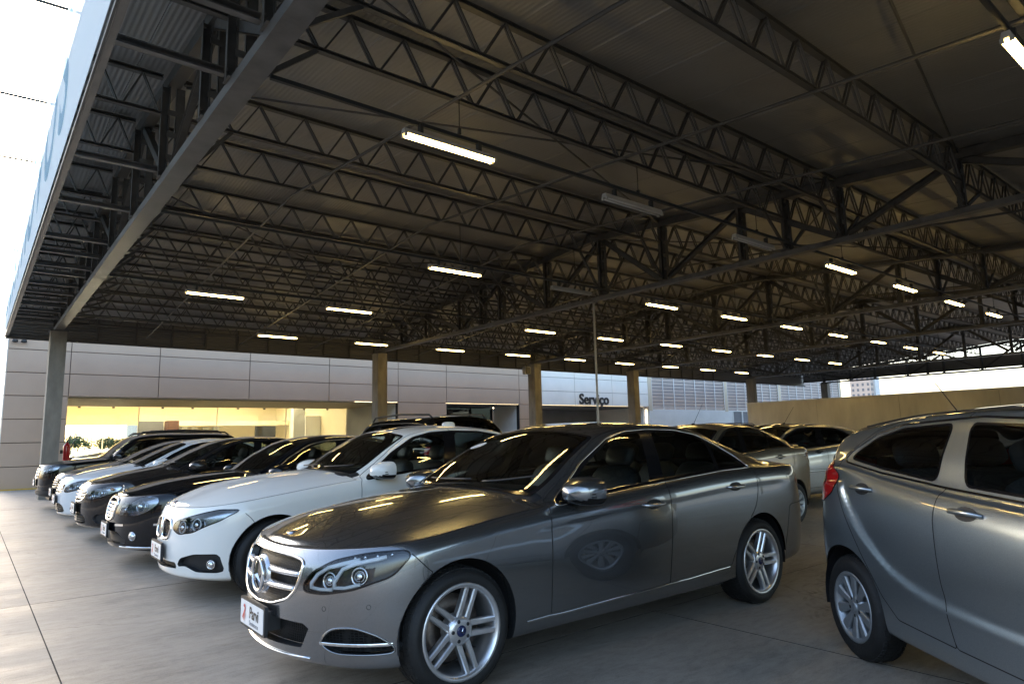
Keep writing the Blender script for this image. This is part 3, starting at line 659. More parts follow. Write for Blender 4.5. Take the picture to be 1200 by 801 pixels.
class Body:
    def __init__(s, sp, dens=1.0):
        s.sp = sp; s.xf, s.xr = sp['xf'], sp['xr']; s.side = []
        for k in range(7):
            q = sp['lev'][k]; s.side.append((q[0], q[1], q[2], prof(q[3])))
        s.W = prof(sp['W']); s.nf, s.nr = sp.get('nf', 2.5), sp.get('nr', 2.7)
        s.zh = prof(sp['deck']); s.zc = prof(sp['cab']); s.zr = prof(sp['rail_z']); s.yr = prof(sp['rail_y'])
        s.cab0, s.cab1 = sp['cab'][0][0], sp['cab'][-1][0]; s.r0, s.r1 = sp['rail_z'][0][0], sp['rail_z'][-1][0]
        s.uf, s.ur = .22, .80
        nf, ns, nr = int(44*dens), int(150*dens), int(40*dens)
        uu = np.concatenate([np.linspace(0, s.uf, nf, endpoint=False), np.linspace(s.uf, s.ur, ns, endpoint=False), np.linspace(s.ur, 1, nr+1)])
        vv = [0.0]
        for k, g in enumerate(GAPS):
            g = max(2, int(round(g*dens))); vv += [KN[k]+(KN[k+1]-KN[k])*(i+1)/g for i in range(g)]
        s.nu, s.nv = len(uu), len(vv)
        s.U, s.V = [a.ravel().copy() for a in np.meshgrid(uu, np.array(vv), indexing='ij')]
        s.lock = np.zeros(s.U.size, bool); i = np.arange(s.nu*s.nv).reshape(s.nu, s.nv)
        s.lock[:] = False; s.idx = i
        s.quads = np.stack([i[:-1, :-1], i[1:, :-1], i[1:, 1:], i[:-1, 1:]], -1).reshape(-1, 4)
        s.edges = np.concatenate([np.stack([i[:-1].ravel(), i[1:].ravel()], 1), np.stack([i[:, :-1].ravel(), i[:, 1:].ravel()], 1)])
        s.lab = np.zeros(len(s.quads), int); s.names = ['body']; s.tris = {}
        s.P = s.S(s.U, s.V)
    def levels(s, u):
        n = len(u); Lv = np.zeros((n, 13, 3)); fz = u < s.uf; rz = u > s.ur
        th = np.clip(u/s.uf, 0, 1)*math.pi/2; tr = np.clip((1-u)/(1-s.ur), 0, 1)*math.pi/2; sm = np.clip((u-s.uf)/(s.ur-s.uf), 0, 1)
        ef, er = 2/s.nf, 2/s.nr
        for k, (nk, tk, inset, zf) in enumerate(s.side):
            x = s.xf+(s.xr-s.xf)*sm
            x = np.where(fz, nk+(s.xf-nk)*(1-np.cos(th)**ef), x); x = np.where(rz, tk-(tk-s.xr)*(1-np.cos(tr)**er), x)
            c = np.where(fz, np.sin(th)**ef, 1.0)*np.where(rz, np.sin(tr)**er, 1.0)
            Lv[:, k, 0] = x; Lv[:, k, 1] = (s.W(x)-inset)*c; Lv[:, k, 2] = zf(x)
        X6, Y6, Z6 = Lv[:, 6].T; W6 = s.W(X6)-s.side[6][2]
        gf = np.where(u < .5, 1-Y6/W6, 0); gr = np.where(u >= .5, 1-Y6/W6, 0)
        hd, td = s.sp.get('hood_dx', .1), s.sp.get('tail_dx', .06)
        fr = s.sp.get('frac', (.975, .93, .86)); pw = s.sp.get('crown', 2.6)
        def dx(f): return (1-f)*hd*gf-(1-f)*td*gr
        f9 = fr[2]; x9 = X6+dx(f9); x12 = X6+dx(0.0)
        d9 = s.zh(x9)-(s.zh(x9)-Z6)*f9**pw; d12 = s.zh(x12)
        rz9 = np.where((x9 > s.r0) & (x9 < s.r1), s.zr(x9)-d9, 0); rise = np.maximum(rz9, 0)
        wgt = sstep(rise/.22); Y9 = f9*Y6*(1-wgt)+s.yr(x9)*wgt; Z9 = d9+rise
        Z12 = np.where((x12 > s.cab0) & (x12 < s.cab1), np.maximum(s.zc(x12), d12), d12)
        Lv[:, 9] = np.stack([x9, Y9, Z9], 1); Lv[:, 12] = np.stack([x12, 0*x12, Z12], 1)
        for k, f in ((10, .68), (11, .36)):
            Lv[:, k, 0] = x12+(x9-x12)*f; Lv[:, k, 1] = Y9*f; Lv[:, k, 2] = Z12-(Z12-Z9)*f**s.sp.get('rcrown', 2.4)
        x7 = X6+dx(fr[0]); d7 = s.zh(x7)-(s.zh(x7)-Z6)*fr[0]**pw
        Lv[:, 7, 0] = x7; Lv[:, 7, 1] = (fr[0]*Y6)*(1-wgt)+(Y6-.022)*wgt; Lv[:, 7, 2] = d7*(1-wgt)+(Z6+.014)*wgt
        x8 = X6+dx(fr[1]); d8 = s.zh(x8)-(s.zh(x8)-Z6)*fr[1]**pw
        Lv[:, 8, 0] = x8; Lv[:, 8, 1] = fr[1]*Y6*(1-wgt)+((Lv[:, 7, 1]+Y9)/2+.022)*wgt; Lv[:, 8, 2] = d8*(1-wgt)+(Lv[:, 7, 2]+Z9)/2*wgt
        for fn in s.sp.get('mods', ()): fn(u, Lv)
        return Lv
    def S(s, u, v):
        uq, inv = np.unique(u, return_inverse=True); Lv = s.levels(uq); h = np.diff(KN)[None, :, None]; d = np.diff(Lv, axis=1)/h
        m = np.zeros_like(Lv); w1 = 2*h[:, 1:]+h[:, :-1]; w2 = h[:, 1:]+2*h[:, :-1]; ok = d[:, :-1]*d[:, 1:] > 0
        with np.errstate(all='ignore'): hm = (w1+w2)/(w1/d[:, :-1]+w2/d[:, 1:])
        m[:, 1:-1] = np.where(ok, hm, 0); m[:, 0] = d[:, 0]; m[:, -1] = d[:, -1]; m[:, -1, 2] = 0
        k = np.clip(np.searchsorted(KN, v, side='right')-1, 0, 11); hh = (KN[k+1]-KN[k])[:, None]; t = ((v-KN[k])/(KN[k+1]-KN[k]))[:, None]; t2 = t*t; t3 = t2*t
        p = (2*t3-3*t2+1)*Lv[inv, k]+(t3-2*t2+t)*hh*m[inv, k]+(-2*t3+3*t2)*Lv[inv, k+1]+(t3-t2)*hh*m[inv, k+1]
        for zf, x0, x1, dep, w1_, w2_, sg in s.sp.get('disp', ()):      # pressed swage lines: crest at zf(x), hollow on one side
            d = (p[:, 2]-zf(p[:, 0]))*sg; fade = sstep((p[:, 0]-x0)/.25)*sstep((x1-p[:, 0])/.25)*sstep((p[:, 1]-.6)/.1)*sstep((v-KN[1])/.08)*(1-sstep((v-KN[5]-.06)/.08))
            p[:, 1] -= np.where(d > 0, dep*(1-np.exp(-d/w1_))*np.exp(-d/w2_), 0)*fade
        return p
    def region(s, name, F, over=('body',), snap=True):
        """label faces where F(P)<0 (F: function of x,y,z,u,v arrays) and snap the grid to its edge"""
        ev = lambda: F(s.P[:, 0], s.P[:, 1], s.P[:, 2], s.U, s.V)
        f = ev()
        for _ in range(2):
            a, b = s.edges[:, 0], s.edges[:, 1]; cr = (f[a]*f[b] < 0); a, b = a[cr], b[cr]
            if not len(a): break
            t = f[a]/(f[a]-f[b]); best = {}
            for A, Bv, tt in zip(a.tolist(), b.tolist(), t.tolist()):
                o = [(tt, A, Bv), (1-tt, Bv, A)]; o.sort()
                for q, m_, oth in o:
                    if s.lock[m_] or q > .62: continue
                    if m_ not in best or q < best[m_][0]: best[m_] = (q, oth)
                    break
            if not best: break
            ids = np.array(list(best)); oth = np.array([best[i][1] for i in ids]); q = np.array([best[i][0] for i in ids])
            U0, V0 = s.U.copy(), s.V.copy(); lo = np.zeros(len(ids)); hi = q*0+1; fa = f[ids]
            cu = lambda tt: (U0[ids]+(U0[oth]-U0[ids])*tt, V0[ids]+(V0[oth]-V0[ids])*tt)
            for _b in range(14):
                mid = (lo+hi)/2; uu, vv = cu(mid); p = s.S(uu, vv); fm = F(p[:, 0], p[:, 1], p[:, 2], uu, vv); sgn = fm*fa > 0; lo = np.where(sgn, mid, lo); hi = np.where(sgn, hi, mid)
            uu, vv = cu((lo+hi)/2); s.U[ids], s.V[ids] = uu, vv; s.P[ids] = s.S(uu, vv); s.lock[ids] = True; f[ids] = 0
        li = len(s.names); s.names.append(name); fq = f[s.quads]; big = np.abs(fq).max(1); inside = fq.sum(1) < 0
        allowed = np.isin(s.lab, [s.names.index(o) for o in over])
        # quads whose diagonal lies on the boundary are split
        z = np.abs(fq) < 1e-9
        for d0, d1, o0, o1 in ((0, 2, 1, 3), (1, 3, 0, 2)):
            bad = np.where(z[:, d0] & z[:, d1] & (fq[:, o0]*fq[:, o1] < 0) & allowed)[0]
            for qi in bad:
                if qi in s.tris: continue
                Q = s.quads[qi]; s.tris[qi] = [(Q[d0], Q[o0], Q[d1]) if d0 == 0 else (Q[d0], Q[d1], Q[o0]), (Q[d0], Q[d1], Q[o1]) if d0 == 0 else (Q[d0], Q[o1], Q[d1])]
                s.tris[qi] = [[tuple(int(i) for i in tr), int(s.lab[qi])] for tr in s.tris[qi]]
        s.lab[inside & allowed] = li
        al = [s.names.index(o) for o in over]
        for qi, tl in s.tris.items():
            for t_ in tl:
                if t_[1] in al and f[list(t_[0])].sum() < 0: t_[1] = li
    def finish(s):
        s.P[s.idx[0]] *= (1, 0, 1); s.P[s.idx[-1]] *= (1, 0, 1); s.P[s.idx[:, -1]] *= (1, 0, 1)
        q = s.quads; P = s.P; n = np.cross(P[q[:, 2]]-P[q[:, 0]], P[q[:, 3]]-P[q[:, 1]]); s.Nn = np.zeros_like(P)
        for k in range(4): np.add.at(s.Nn, q[:, k], n)
        for e in (s.idx[0], s.idx[-1], s.idx[:, -1]): s.Nn[e] *= (1, 0, 1)
        s.Nn /= np.maximum(np.linalg.norm(s.Nn, axis=1), 1e-12)[:, None]
        mid = s.idx[s.nu//2, s.nv//3]
        s.flip = s.Nn[mid, 1] < 0
        if s.flip: s.Nn *= -1
        s.faces = {i: [] for i in range(len(s.names))}
        for qi, (Q, l) in enumerate(zip(s.quads.tolist(), s.lab.tolist())):
            if qi in s.tris:
                for tr, tl in s.tris[qi]: s.faces[tl].append(tr)
            else: s.faces[l].append(tuple(Q))
    def part(s, name, obname, mat, parent, sides=(1, -1), off=0.0, thick=0.0, label=None):
        """mesh object from a region; sides +1 = +y half"""
        fs = s.faces[s.names.index(name)]
        if not fs: return None
        ids = sorted({i for f in fs for i in f}); mp = {g: i for i, g in enumerate(ids)}; n = len(ids)
        P = s.P[ids]+s.Nn[ids]*off; Nr = s.Nn[ids]; vs, ns, fo = [], [], []
        for sd in sides:
            b = len(vs); vs += (P*(1, sd, 1)).tolist(); ns += (Nr*(1, sd, 1)).tolist(); rev = (sd > 0) == s.flip
            # outward winding for +y half when not flipped
            for f in fs:
                g = [mp[i]+b for i in f]; fo.append(g if not rev else g[::-1])
        # merge the two halves on the centre line
        me = bpy.data.meshes.new(obname); me.from_pydata(vs, [], fo); me.polygons.foreach_set('use_smooth', [True]*len(fo))
        me.validate(); me.normals_split_custom_set_from_vertices(ns if len(ns) == len(me.vertices) else [v.normal for v in me.vertices])
        o = link(obname, me, mat, parent)
        if label: o['label'] = label
        return o
    def loops(s, name):
        """ordered boundary loops (vertex ids) of a region on the half body"""
        nm = name if isinstance(name, tuple) else (name,); fs = [f for q in nm if q in s.names for f in s.faces[s.names.index(q)]]; cnt = {}
        for f in fs:
            for a, b in zip(f, f[1:]+f[:1]):
                k = (min(a, b), max(a, b)); cnt[k] = cnt.get(k, 0)+1
        adj = {}
        for (a, b), c in cnt.items():
            if c == 1: adj.setdefault(a, []).append(b); adj.setdefault(b, []).append(a)
        out = []; seen = set()
        starts = [v for v in adj if len(adj[v]) == 1]+list(adj)
        for st in starts:
            if st in seen: continue
            lp = [st]; seen.add(st); cur = st
            while True:
                nx = [q for q in adj[cur] if q not in seen]
                if not nx: break
                cur = nx[0]; seen.add(cur); lp.append(cur)
            if len(lp) > 2: out.append((lp, lp[0] in adj[lp[-1]] and len(lp) > 3))
        return out
    def strip(s, name, obname, mat, parent, width=.005, lift=.0012, h=0.0, sides=(1, -1), keep=None, shift=0.0, smooth_it=1, one=True):
        """ribbon / moulding along the boundary of a region"""
        res = []
        for sd in sides:
            mb = MB()
            for lp, closed in s.loops(name):
                ids = np.array(lp); P = s.P[ids]; Nr = s.Nn[ids]
                msk = np.ones(len(ids), bool) if keep is None else keep(P[:, 0], P[:, 1], P[:, 2], s.U[ids], s.V[ids])
                msk &= ~((P[:, 1] < 1e-6) & (np.roll(P[:, 1], 1) < 1e-6) & (np.roll(P[:, 1], -1) < 1e-6))
                runs = []; cur = []
                n = len(ids); st = 0
                if closed and not msk.all():
                    st = int(np.where(~msk)[0][0])
                for k in range(n):
                    i = (st+k) % n
                    if msk[i]: cur.append(i)
                    elif cur: runs.append(cur); cur = []
                if cur: runs.append(cur)
                for rn in runs:
                    if len(rn) < 3: continue
                    cl = closed and len(rn) == n; p = P[rn].copy(); nn = Nr[rn]
                    for _ in range(smooth_it):
                        if cl: p = p*.5+(np.roll(p, 1, 0)+np.roll(p, -1, 0))*.25
                        else: p[1:-1] = p[1:-1]*.5+(p[2:]+p[:-2])*.25
                    tg = (np.roll(p, -1, 0)-np.roll(p, 1, 0)) if cl else np.gradient(p, axis=0)
                    tg /= np.maximum(np.linalg.norm(tg, axis=1), 1e-9)[:, None]; bb = np.cross(nn, tg); bb /= np.maximum(np.linalg.norm(bb, axis=1), 1e-9)[:, None]
                    if shift: p = p+bb*shift
                    m = len(p); rows = []
                    if h > 0: cs = [(-width/2, lift), (-width/2*.8, lift+h*.8), (0, lift+h), (width/2*.8, lift+h*.8), (width/2, lift)]
                    else: cs = [(-width/2, lift), (width/2, lift)]
                    V = np.concatenate([(p+bb*a+nn*c) for a, c in cs]); V = V*(1, sd, 1); k = len(cs)
                    f = []
                    for i in range(m if cl else m-1):
                        j = (i+1) % m
                        for c in range(k-1): f.append((c*m+i, c*m+j, (c+1)*m+j, (c+1)*m+i))
                    mb.add(V.tolist(), f, True)
            if mb.f: res.append(mb.build(obname, mat, parent))
        return res
    def reveal(s, name, obname, mat, parent, vec=None, depth=.03, sides=(1, -1), keep=None):
        """walls turned inwards from the edge of a hole"""
        mb = MB()
        for sd in sides:
            for lp, closed in s.loops(name):
                ids = np.array(lp); P = s.P[ids]; D = -s.Nn[ids]*depth if vec is None else np.tile(np.array(vec, float), (len(ids), 1))
                n = len(ids); V = np.concatenate([P, P+D])*(1, sd, 1); f = []
                for i in range(n if closed else n-1):
                    j = (i+1) % n
                    if P[i, 1] < 1e-6 and P[j, 1] < 1e-6: continue
                    f.append((i, j, n+j, n+i))
                mb.add(V.tolist(), f, True)
        return mb.build(obname, mat, parent, fix=False) if mb.f else None
    def centre(s, name): return any(s.P[i, 1] < 1e-5 for f in s.faces[s.names.index(name)] for i in f)
    def near(s, d, sg):
        i = np.argpartition(d, 6)[:6]; w_ = 1/(d[i]+1e-5); w_ /= w_.sum(); p = (s.P[i]*w_[:, None]).sum(0); n = (s.Nn[i]*w_[:, None]).sum(0); n /= np.linalg.norm(n)
        return Vector(p*(1, sg, 1)), Vector(n*(1, sg, 1))
    def at(s, x, z, side=-1, u=None):
        """surface point and normal nearest to side-view position (x,z)"""
        m = s.P[:, 1] > .3; d = (s.P[:, 0]-x)**2+(s.P[:, 2]-z)**2; d[~m] = 9; return s.near(d, side)
    def atf(s, y, z, front=True):
        """surface point nearest to front-view position (|y|,z)"""
        L = s.sp['L']; m = (s.P[:, 0] < .8) if front else (s.P[:, 0] > L-.9); d = (s.P[:, 1]-abs(y))**2+(s.P[:, 2]-z)**2; d = np.where(m, d, 9); return s.near(d, 1 if y >= 0 else -1)

def sellip(mb, c, r, e1=.6, e2=.6, n=16, m=10, rot=None, taper=0.0):
    """superellipsoid"""
    pw = lambda a, e: math.copysign(abs(a)**e, a); vs = []; fs = []
    for i in range(m+1):
        ph = -math.pi/2+math.pi*i/m
        for k in range(n):
            t = 2*math.pi*k/n; x = pw(math.cos(ph), e1)*pw(math.cos(t), e2); y = pw(math.cos(ph), e1)*pw(math.sin(t), e2); z = pw(math.sin(ph), e1)
            v = Vector((x*r[0]*(1+taper*z), y*r[1]*(1+taper*z), z*r[2]))
            if rot is not None: v = rot @ v
            vs.append(v+Vector(c))
    for i in range(m):
        for k in range(n): fs.append((i*n+k, i*n+(k+1) % n, (i+1)*n+(k+1) % n, (i+1)*n+k))
    mb.add(vs, fs, True); return mb

# ------------------------------------------------------------------ car materials
M_tyre = pbr('tyre_rubber', (.008, .0078, .0075), .68, var=.35, scale=9, bump=.3, bscale=90)
M_alloy = pbr('silver_alloy', (.66, .66, .67), .3, metal=.85, var=.08, scale=12)
M_alloyd = pbr('dull_alloy', (.36, .38, .40), .4, metal=.7)
M_disc = pbr('brake_disc', (.16, .13, .11), .45, metal=.8, var=.4, scale=20)
M_chrome = pbr('chrome', (.75, .75, .75), .07, metal=1.0)
M_satin = pbr('satin_silver', (.6, .6, .61), .25, metal=.9)
M_blk = pbr('gloss_black', (.006, .006, .007), .12)
M_plas = pbr('matt_black_plastic', (.014, .014, .015), .55)
M_seam = pbr('panel_gap', (.006, .006, .006), .7)
M_glassf = glass('windscreen_glass', (.70, .78, .74), .02, 1.5)
M_glasst = glass('tinted_glass', (.70, .78, .76), .02, 1.5)
M_glassd = glass('dark_tint_glass', (.38, .42, .42), .02, 1.5)
M_lens = glass('clear_lens', (.92, .94, .95), .02, 1.5)
M_led = pbr('light_guide', (.92, .94, .96), .3, spec=.5)
M_bucket = pbr('lamp_dark_chrome', (.50, .52, .55), .2, metal=.9)
M_bez = pbr('lamp_bezel', (.03, .03, .032), .45)
M_refl = pbr('reflector', (.7, .72, .75), .1, metal=1.0)
M_red = pbr('red_lens', (.42, .012, .012), .1, coat=1)
M_reddark = pbr('dark_red_lens', (.10, .004, .005), .12, coat=1)
M_amber = pbr('amber_lens', (.7, .22, .02), .15, coat=1)
M_seat = pbr('black_leather', (.025, .024, .023), .5)
M_seatg = pbr('grey_fabric', (.10, .10, .098), .85)
M_dash = pbr('dashboard_plastic', (.016, .016, .016), .6)
M_platew = pbr('plate_white', (.78, .78, .77), .35)
M_logo = pbr('logo_red', (.6, .05, .04), .4)
M_logop = pbr('logo_pink', (.75, .32, .28), .4)
M_txtg = pbr('text_grey', (.3, .3, .32), .4)
M_blue = pbr('emblem_blue', (.012, .02, .07), .25)
def meshmat(name, sc, ax=(1, 1)):
    """black honeycomb grille sheet"""
    m, n, out = newmat(name); p = N(n, 'ShaderNodeBsdfPrincipled'); n.links.new(p.outputs[0], out.inputs[0]); tc = N(n, 'ShaderNodeTexCoord')
    mp = N(n, 'ShaderNodeMapping'); mp.inputs['Scale'].default_value = (.2, 1, 1.3); n.links.new(tc.outputs['Object'], mp.inputs[0])
    vo = N(n, 'ShaderNodeTexVoronoi', i_Scale=sc, feature='DISTANCE_TO_EDGE', i_Randomness=.15); n.links.new(mp.outputs[0], vo.inputs['Vector'])
    rp = ramp(n, vo.outputs['Distance'], [(.06, .016), (.16, .001)]); n.links.new(rp.outputs[0], p.inputs['Base Color']); p.inputs['Roughness'].default_value = .55; p.inputs['Specular IOR Level'].default_value = .15
    b = N(n, 'ShaderNodeBump', i_Strength=.8, i_Distance=.006, invert=True); n.links.new(vo.outputs['Distance'], b.inputs['Height']); n.links.new(b.outputs[0], p.inputs['Normal']); return m
M_honey = meshmat('honeycomb', 60.0)

# ------------------------------------------------------------------ wheels
def wheel(parent, x, y, r, rim, width, side, style, mat, tread=True, seg=48, disc=True, cap=True, spin=0.0):
    """side: -1 faces -y.  built facing -y then turned"""
    e = empty('wheel', (x, y, r), 0 if side < 0 else math.pi, parent)
    h = width/2; rb = rim
    b = MB(); b.lathe([(rb-.012, -h+.02), (rb+.004, -h+.004), (rb+.02, -h+.002), ((r+rb)/2, -h-.006), (r-.03, -h+.004), (r-.012, -h+.018), (r-.003, -h+.045), (r, -h*.45), (r, 0), (r, h*.45), (r-.003, h-.045), (r-.03, h-.004), ((r+rb)/2, h+.006), (rb+.01, h-.01), (rb-.012, h-.03)], seg)
    if tread:
        nb = 60
        for k in range(nb):
            t = 2*math.pi*k/nb
            for yy0, yy1, ph in ((-h+.028, -h*.52, 0), (-h*.42, -.012, .5), (.012, h*.42, .2), (h*.52, h-.028, .7)):
                a0 = t+ph*2*math.pi/nb; a1 = a0+2*math.pi/nb*.74; sk = .03 if yy0 < 0 else -.03
                def pt(a, yy, rr): return (rr*math.cos(a), yy, rr*math.sin(a))
                rr0 = r-.004; edge = .006 if abs(yy0) > h*.6 or abs(yy1) > h*.6 else 0
                r1 = r+.0035
                lo = [pt(a0, yy0, rr0-edge*2), pt(a1, yy0, rr0-edge*2), pt(a1+sk, yy1, rr0), pt(a0+sk, yy1, rr0)]
                hi = [pt(a0, yy0, r1-edge*(yy0 < -h*.6)), pt(a1, yy0, r1-edge*(yy0 < -h*.6)), pt(a1+sk, yy1, r1-edge*(yy1 > h*.6)), pt(a0+sk, yy1, r1-edge*(yy1 > h*.6))]
                b.add(lo+hi, [(4, 5, 6, 7), (0, 1, 5, 4), (1, 2, 6, 5), (2, 3, 7, 6), (3, 0, 4, 7)])
    b.build('tyre', M_tyre, e)
    rm = empty('rim', (0, 0, 0), 0, e); rm.rotation_euler = (0, spin, 0)
    b = MB(); b.lathe([(rb-.006, -h+.028), (rb+.002, -h+.016), (rb+.006, -h+.004), (rb, -h-.001), (rb-.012, -h+.002), (rb-.022, -h+.012), (rb-.03, -h+.05), (rb-.035, h-.05), (rb-.02, h-.02)], seg)
    ro = rb-.02; hub = .062; spk = MB()
    def spoke(a, w0, w1, r0, r1, off0, off1, y0, y1, dep):
        """tapered radial bar, offset sideways, bevelled front"""
        c, s_ = math.cos(a), math.sin(a); rad = Vector((c, 0, s_)); tan = Vector((-s_, 0, c)); V = []
        for rr, ww, oo, yy in ((r0, w0, off0, y0), (r0*.45+r1*.55, w0*.5+w1*.5, off0*.45+off1*.55, y0*.35+y1*.65), (r1, w1, off1, y1)):
            for q, d in ((-.5, dep), (-.5, .008), (-.32, 0), (.32, 0), (.5, .008), (.5, dep)): V.append(rad*rr+tan*(oo+ww*q)+Vector((0, yy+d, 0)))
        F = []
        for st in range(2):
            for q in range(6): F.append((st*6+q, st*6+(q+1) % 6, st*6+6+(q+1) % 6, st*6+6+q))
        F += [(0, 1, 2, 3, 4, 5), (17, 16, 15, 14, 13, 12)]; spk.add(V, F)
    yh = -h+.03; yr = -h+.012
    if style == 'twin5':
        for k in range(5):
            a = math.pi/2+2*math.pi*k/5
            for s_ in (-1, 1): spoke(a, .034, .027, .045, ro+.008, s_*.027, s_*.029, yh, yr, .04)
    elif style == 'five':
        for k in range(5): spoke(math.pi/2+2*math.pi*k/5, .055, .06, .04, ro+.006, 0, 0, yh, yr, .04)
    elif style == 'ten':
        for k in range(10): spoke(math.pi/2+2*math.pi*k/10, .030, .075, .045, ro+.012, 0, 0, yh-.012, yr-.004, .02)
    elif style == 'multi':
        for k in range(14): spoke(math.pi/2+2*math.pi*k/14, .022, .022, .05, ro+.006, 0, 0, yh, yr, .03)
    b.v_ = None
    off = len(b.v); b.v += spk.v; b.f += [tuple(i+off for i in f) for f in spk.f]; b.sm += spk.sm
    b.lathe([(.0, yh-.012), (.05, yh-.012), (hub+.012, yh-.004), (hub+.02, yh+.03), (hub+.02, yh+.07)], 30)
    o = b.build('alloy', mat, rm)
    b = MB()
    for k in range(5):
        a = math.pi/2+2*math.pi*(k+.5)/5
        b.lathe([(0, 0), (.010, 0), (.0105, .02)], 8); n8 = 24
        for i in range(len(b.v)-n8, len(b.v)):
            v = b.v[i]; b.v[i] = (v[0]+.052*math.cos(a), v[1]+yh-.0135, v[2]+.052*math.sin(a))
    b.build('wheel_bolts', M_plas, rm)
    MB().lathe([(0, yh-.019), (.022, yh-.019), (.029, yh-.016), (.031, yh-.008)], 24).build('centre_cap', M_blue if style == 'twin5' else M_alloyd, rm)
    if style == 'twin5':
        sb = MB(); star(sb, .019, yh-.0205, .003); sb.build('cap_star', M_chrome, rm)
    if disc:
        MB().lathe([(.07, .0), (rb-.07, .0), (rb-.07, .022), (.07, .022)], 40, closed=True).build('brake_disc', M_disc, e)
        MB().lathe([(0, h-.06), (rb-.04, h-.06), (rb-.04, h-.05), (0, h-.05)], 24).build('back_plate', M_plas, e)
    return e
def star(mb, r, y, d):
    """three pointed star, facing -y, ridged"""
    c = (0, y-d, 0)
    for k in range(3):
        a = math.pi/2+2*math.pi*k/3; tip = (r*math.cos(a), y, r*math.sin(a)); w_ = r*.17
        q0 = (w_*math.cos(a-math.pi/3), y, w_*math.sin(a-math.pi/3)); q1 = (w_*math.cos(a+math.pi/3), y, w_*math.sin(a+math.pi/3))
        mb.add([c, tip, q0, q1], [(0, 2, 1), (0, 1, 3)])
# ------------------------------------------------------------------ generic car
def plate(parent, p, n, kind='dealer', w_=.40, h_=.13):
    """registration plate at p facing along n (horizontal)"""
    e = empty('number_plate', p, math.atan2(n.y, n.x)+math.pi/2, parent)          # local -y = outwards
    def rr(w, h, r=.012): return rpoly([(-w/2, -h/2), (w/2, -h/2), (w/2, h/2), (-w/2, h/2)], r, 3)
    MB().prism(rr(w_+.03, h_+.03, .018), -.006, .014, lambda a, b, c: (a, c, b)).build('plate_frame', M_plas, e)
    MB().prism(rr(w_, h_), -.009, -.0065, lambda a, b, c: (a, c, b)).build('plate_face', M_platew, e)
    if kind == 'dealer':
        k = h_/.13
        def ribbon(pts, wd, mat, y):
            b = MB(); m = len(pts)
            for i in range(m-1):
                a, c = Vector((*pts[i], 0)), Vector((*pts[i+1], 0)); d = (c-a).normalized(); s = Vector((-d.y, d.x, 0))*wd/2
                q = [a-s-d*.001, a+s-d*.001, c+s+d*.001, c-s+d*.001]; b.add([(v.x, y, v.y) for v in q], [(0, 1, 2, 3)])
            b.build('plate_mark', mat, e)
        ox = -.132
        ribbon([(ox+.012*math.cos(t)+.006, .022*k+.016*math.sin(t)) for t in [2.6, 2.0, 1.3, .6, 0, -.6, -1.1]]+[(ox+.0, -.008*k), (ox-.012, -.02*k), (ox-.022, -.034*k)], .017, M_logo, -.0112)
        ribbon([(ox+.024, -.006*k), (ox+.016, -.02*k), (ox+.004, -.034*k), (ox+.0, -.046*k)], .013, M_logop, -.0114)
        text('plate_lettering', 'Parvi', .088*k, M_blk, e, (.045, -.0105, .012*k), (R_(90), 0, 0), .0006, True, sx=.92)
        text('plate_lettering', 'Seminovos', .036*k, M_txtg, e, (.045, -.0105, -.041*k), (R_(90), 0, 0), .0006)
    return e
def interior(car, sp, mat):
    """dash, wheel, seats seen through the glass"""
    xa = sp['rail_z'][0][0]; wd = sp['W'][2][1]; zb = sp['belt']; it = empty('interior', (0, 0, 0), 0, car); roof = max(z for x, z in sp['cab'])
    b = MB(); sellip(b, (xa+.28, 0, zb-.10), (.36, wd-.16, .13), .5, .3, 24, 10); b.build('dashboard', M_dash, it)
    MB().box((xa-.1, -wd+.13, .25), (sp['xs'][1]+.75, wd-.13, .34)).build('cabin_floor', M_dash, it)
    for i, xs_ in enumerate(sp['xs']):
        for y in ((-.37, .37) if i == 0 else (-.42, 0, .42)):
            b = MB(); sc = .24 if i == 0 else .215
            sellip(b, (xs_-.05, y, .52), (.27, sc, .1), .5, .4)
            rot = Matrix.Rotation(R_(20 if i == 0 else 24), 3, 'Y')
            sellip(b, (xs_+.27, y, .80), (.085, sc, .33), .5, .5, rot=rot)
            sellip(b, (xs_+.40, y, min(1.2, roof-.27)), (.05, .13, .085), .6, .6, rot=rot)
            b.build('seat', mat, it)
    t = MB(); c = Vector((xa+.62, -.37 if not sp.get('lhd_flip') else .37, zb-.06)); a = R_(62); pts = []
    for k in range(24):
        q = 2*math.pi*k/24; pts.append(c+Vector((-math.cos(a)*math.sin(q)*.185*-1, math.cos(q)*.185, math.sin(a)*math.sin(q)*.185)))
    t.tube(pts, .015, 8, closed=True); t.tube([pts[0], c+Vector((.0, 0, 0)), pts[12]], .014, 6); sellip(t, c, (.03, .06, .05)); t.build('steering_wheel', M_dash, it)
    return it
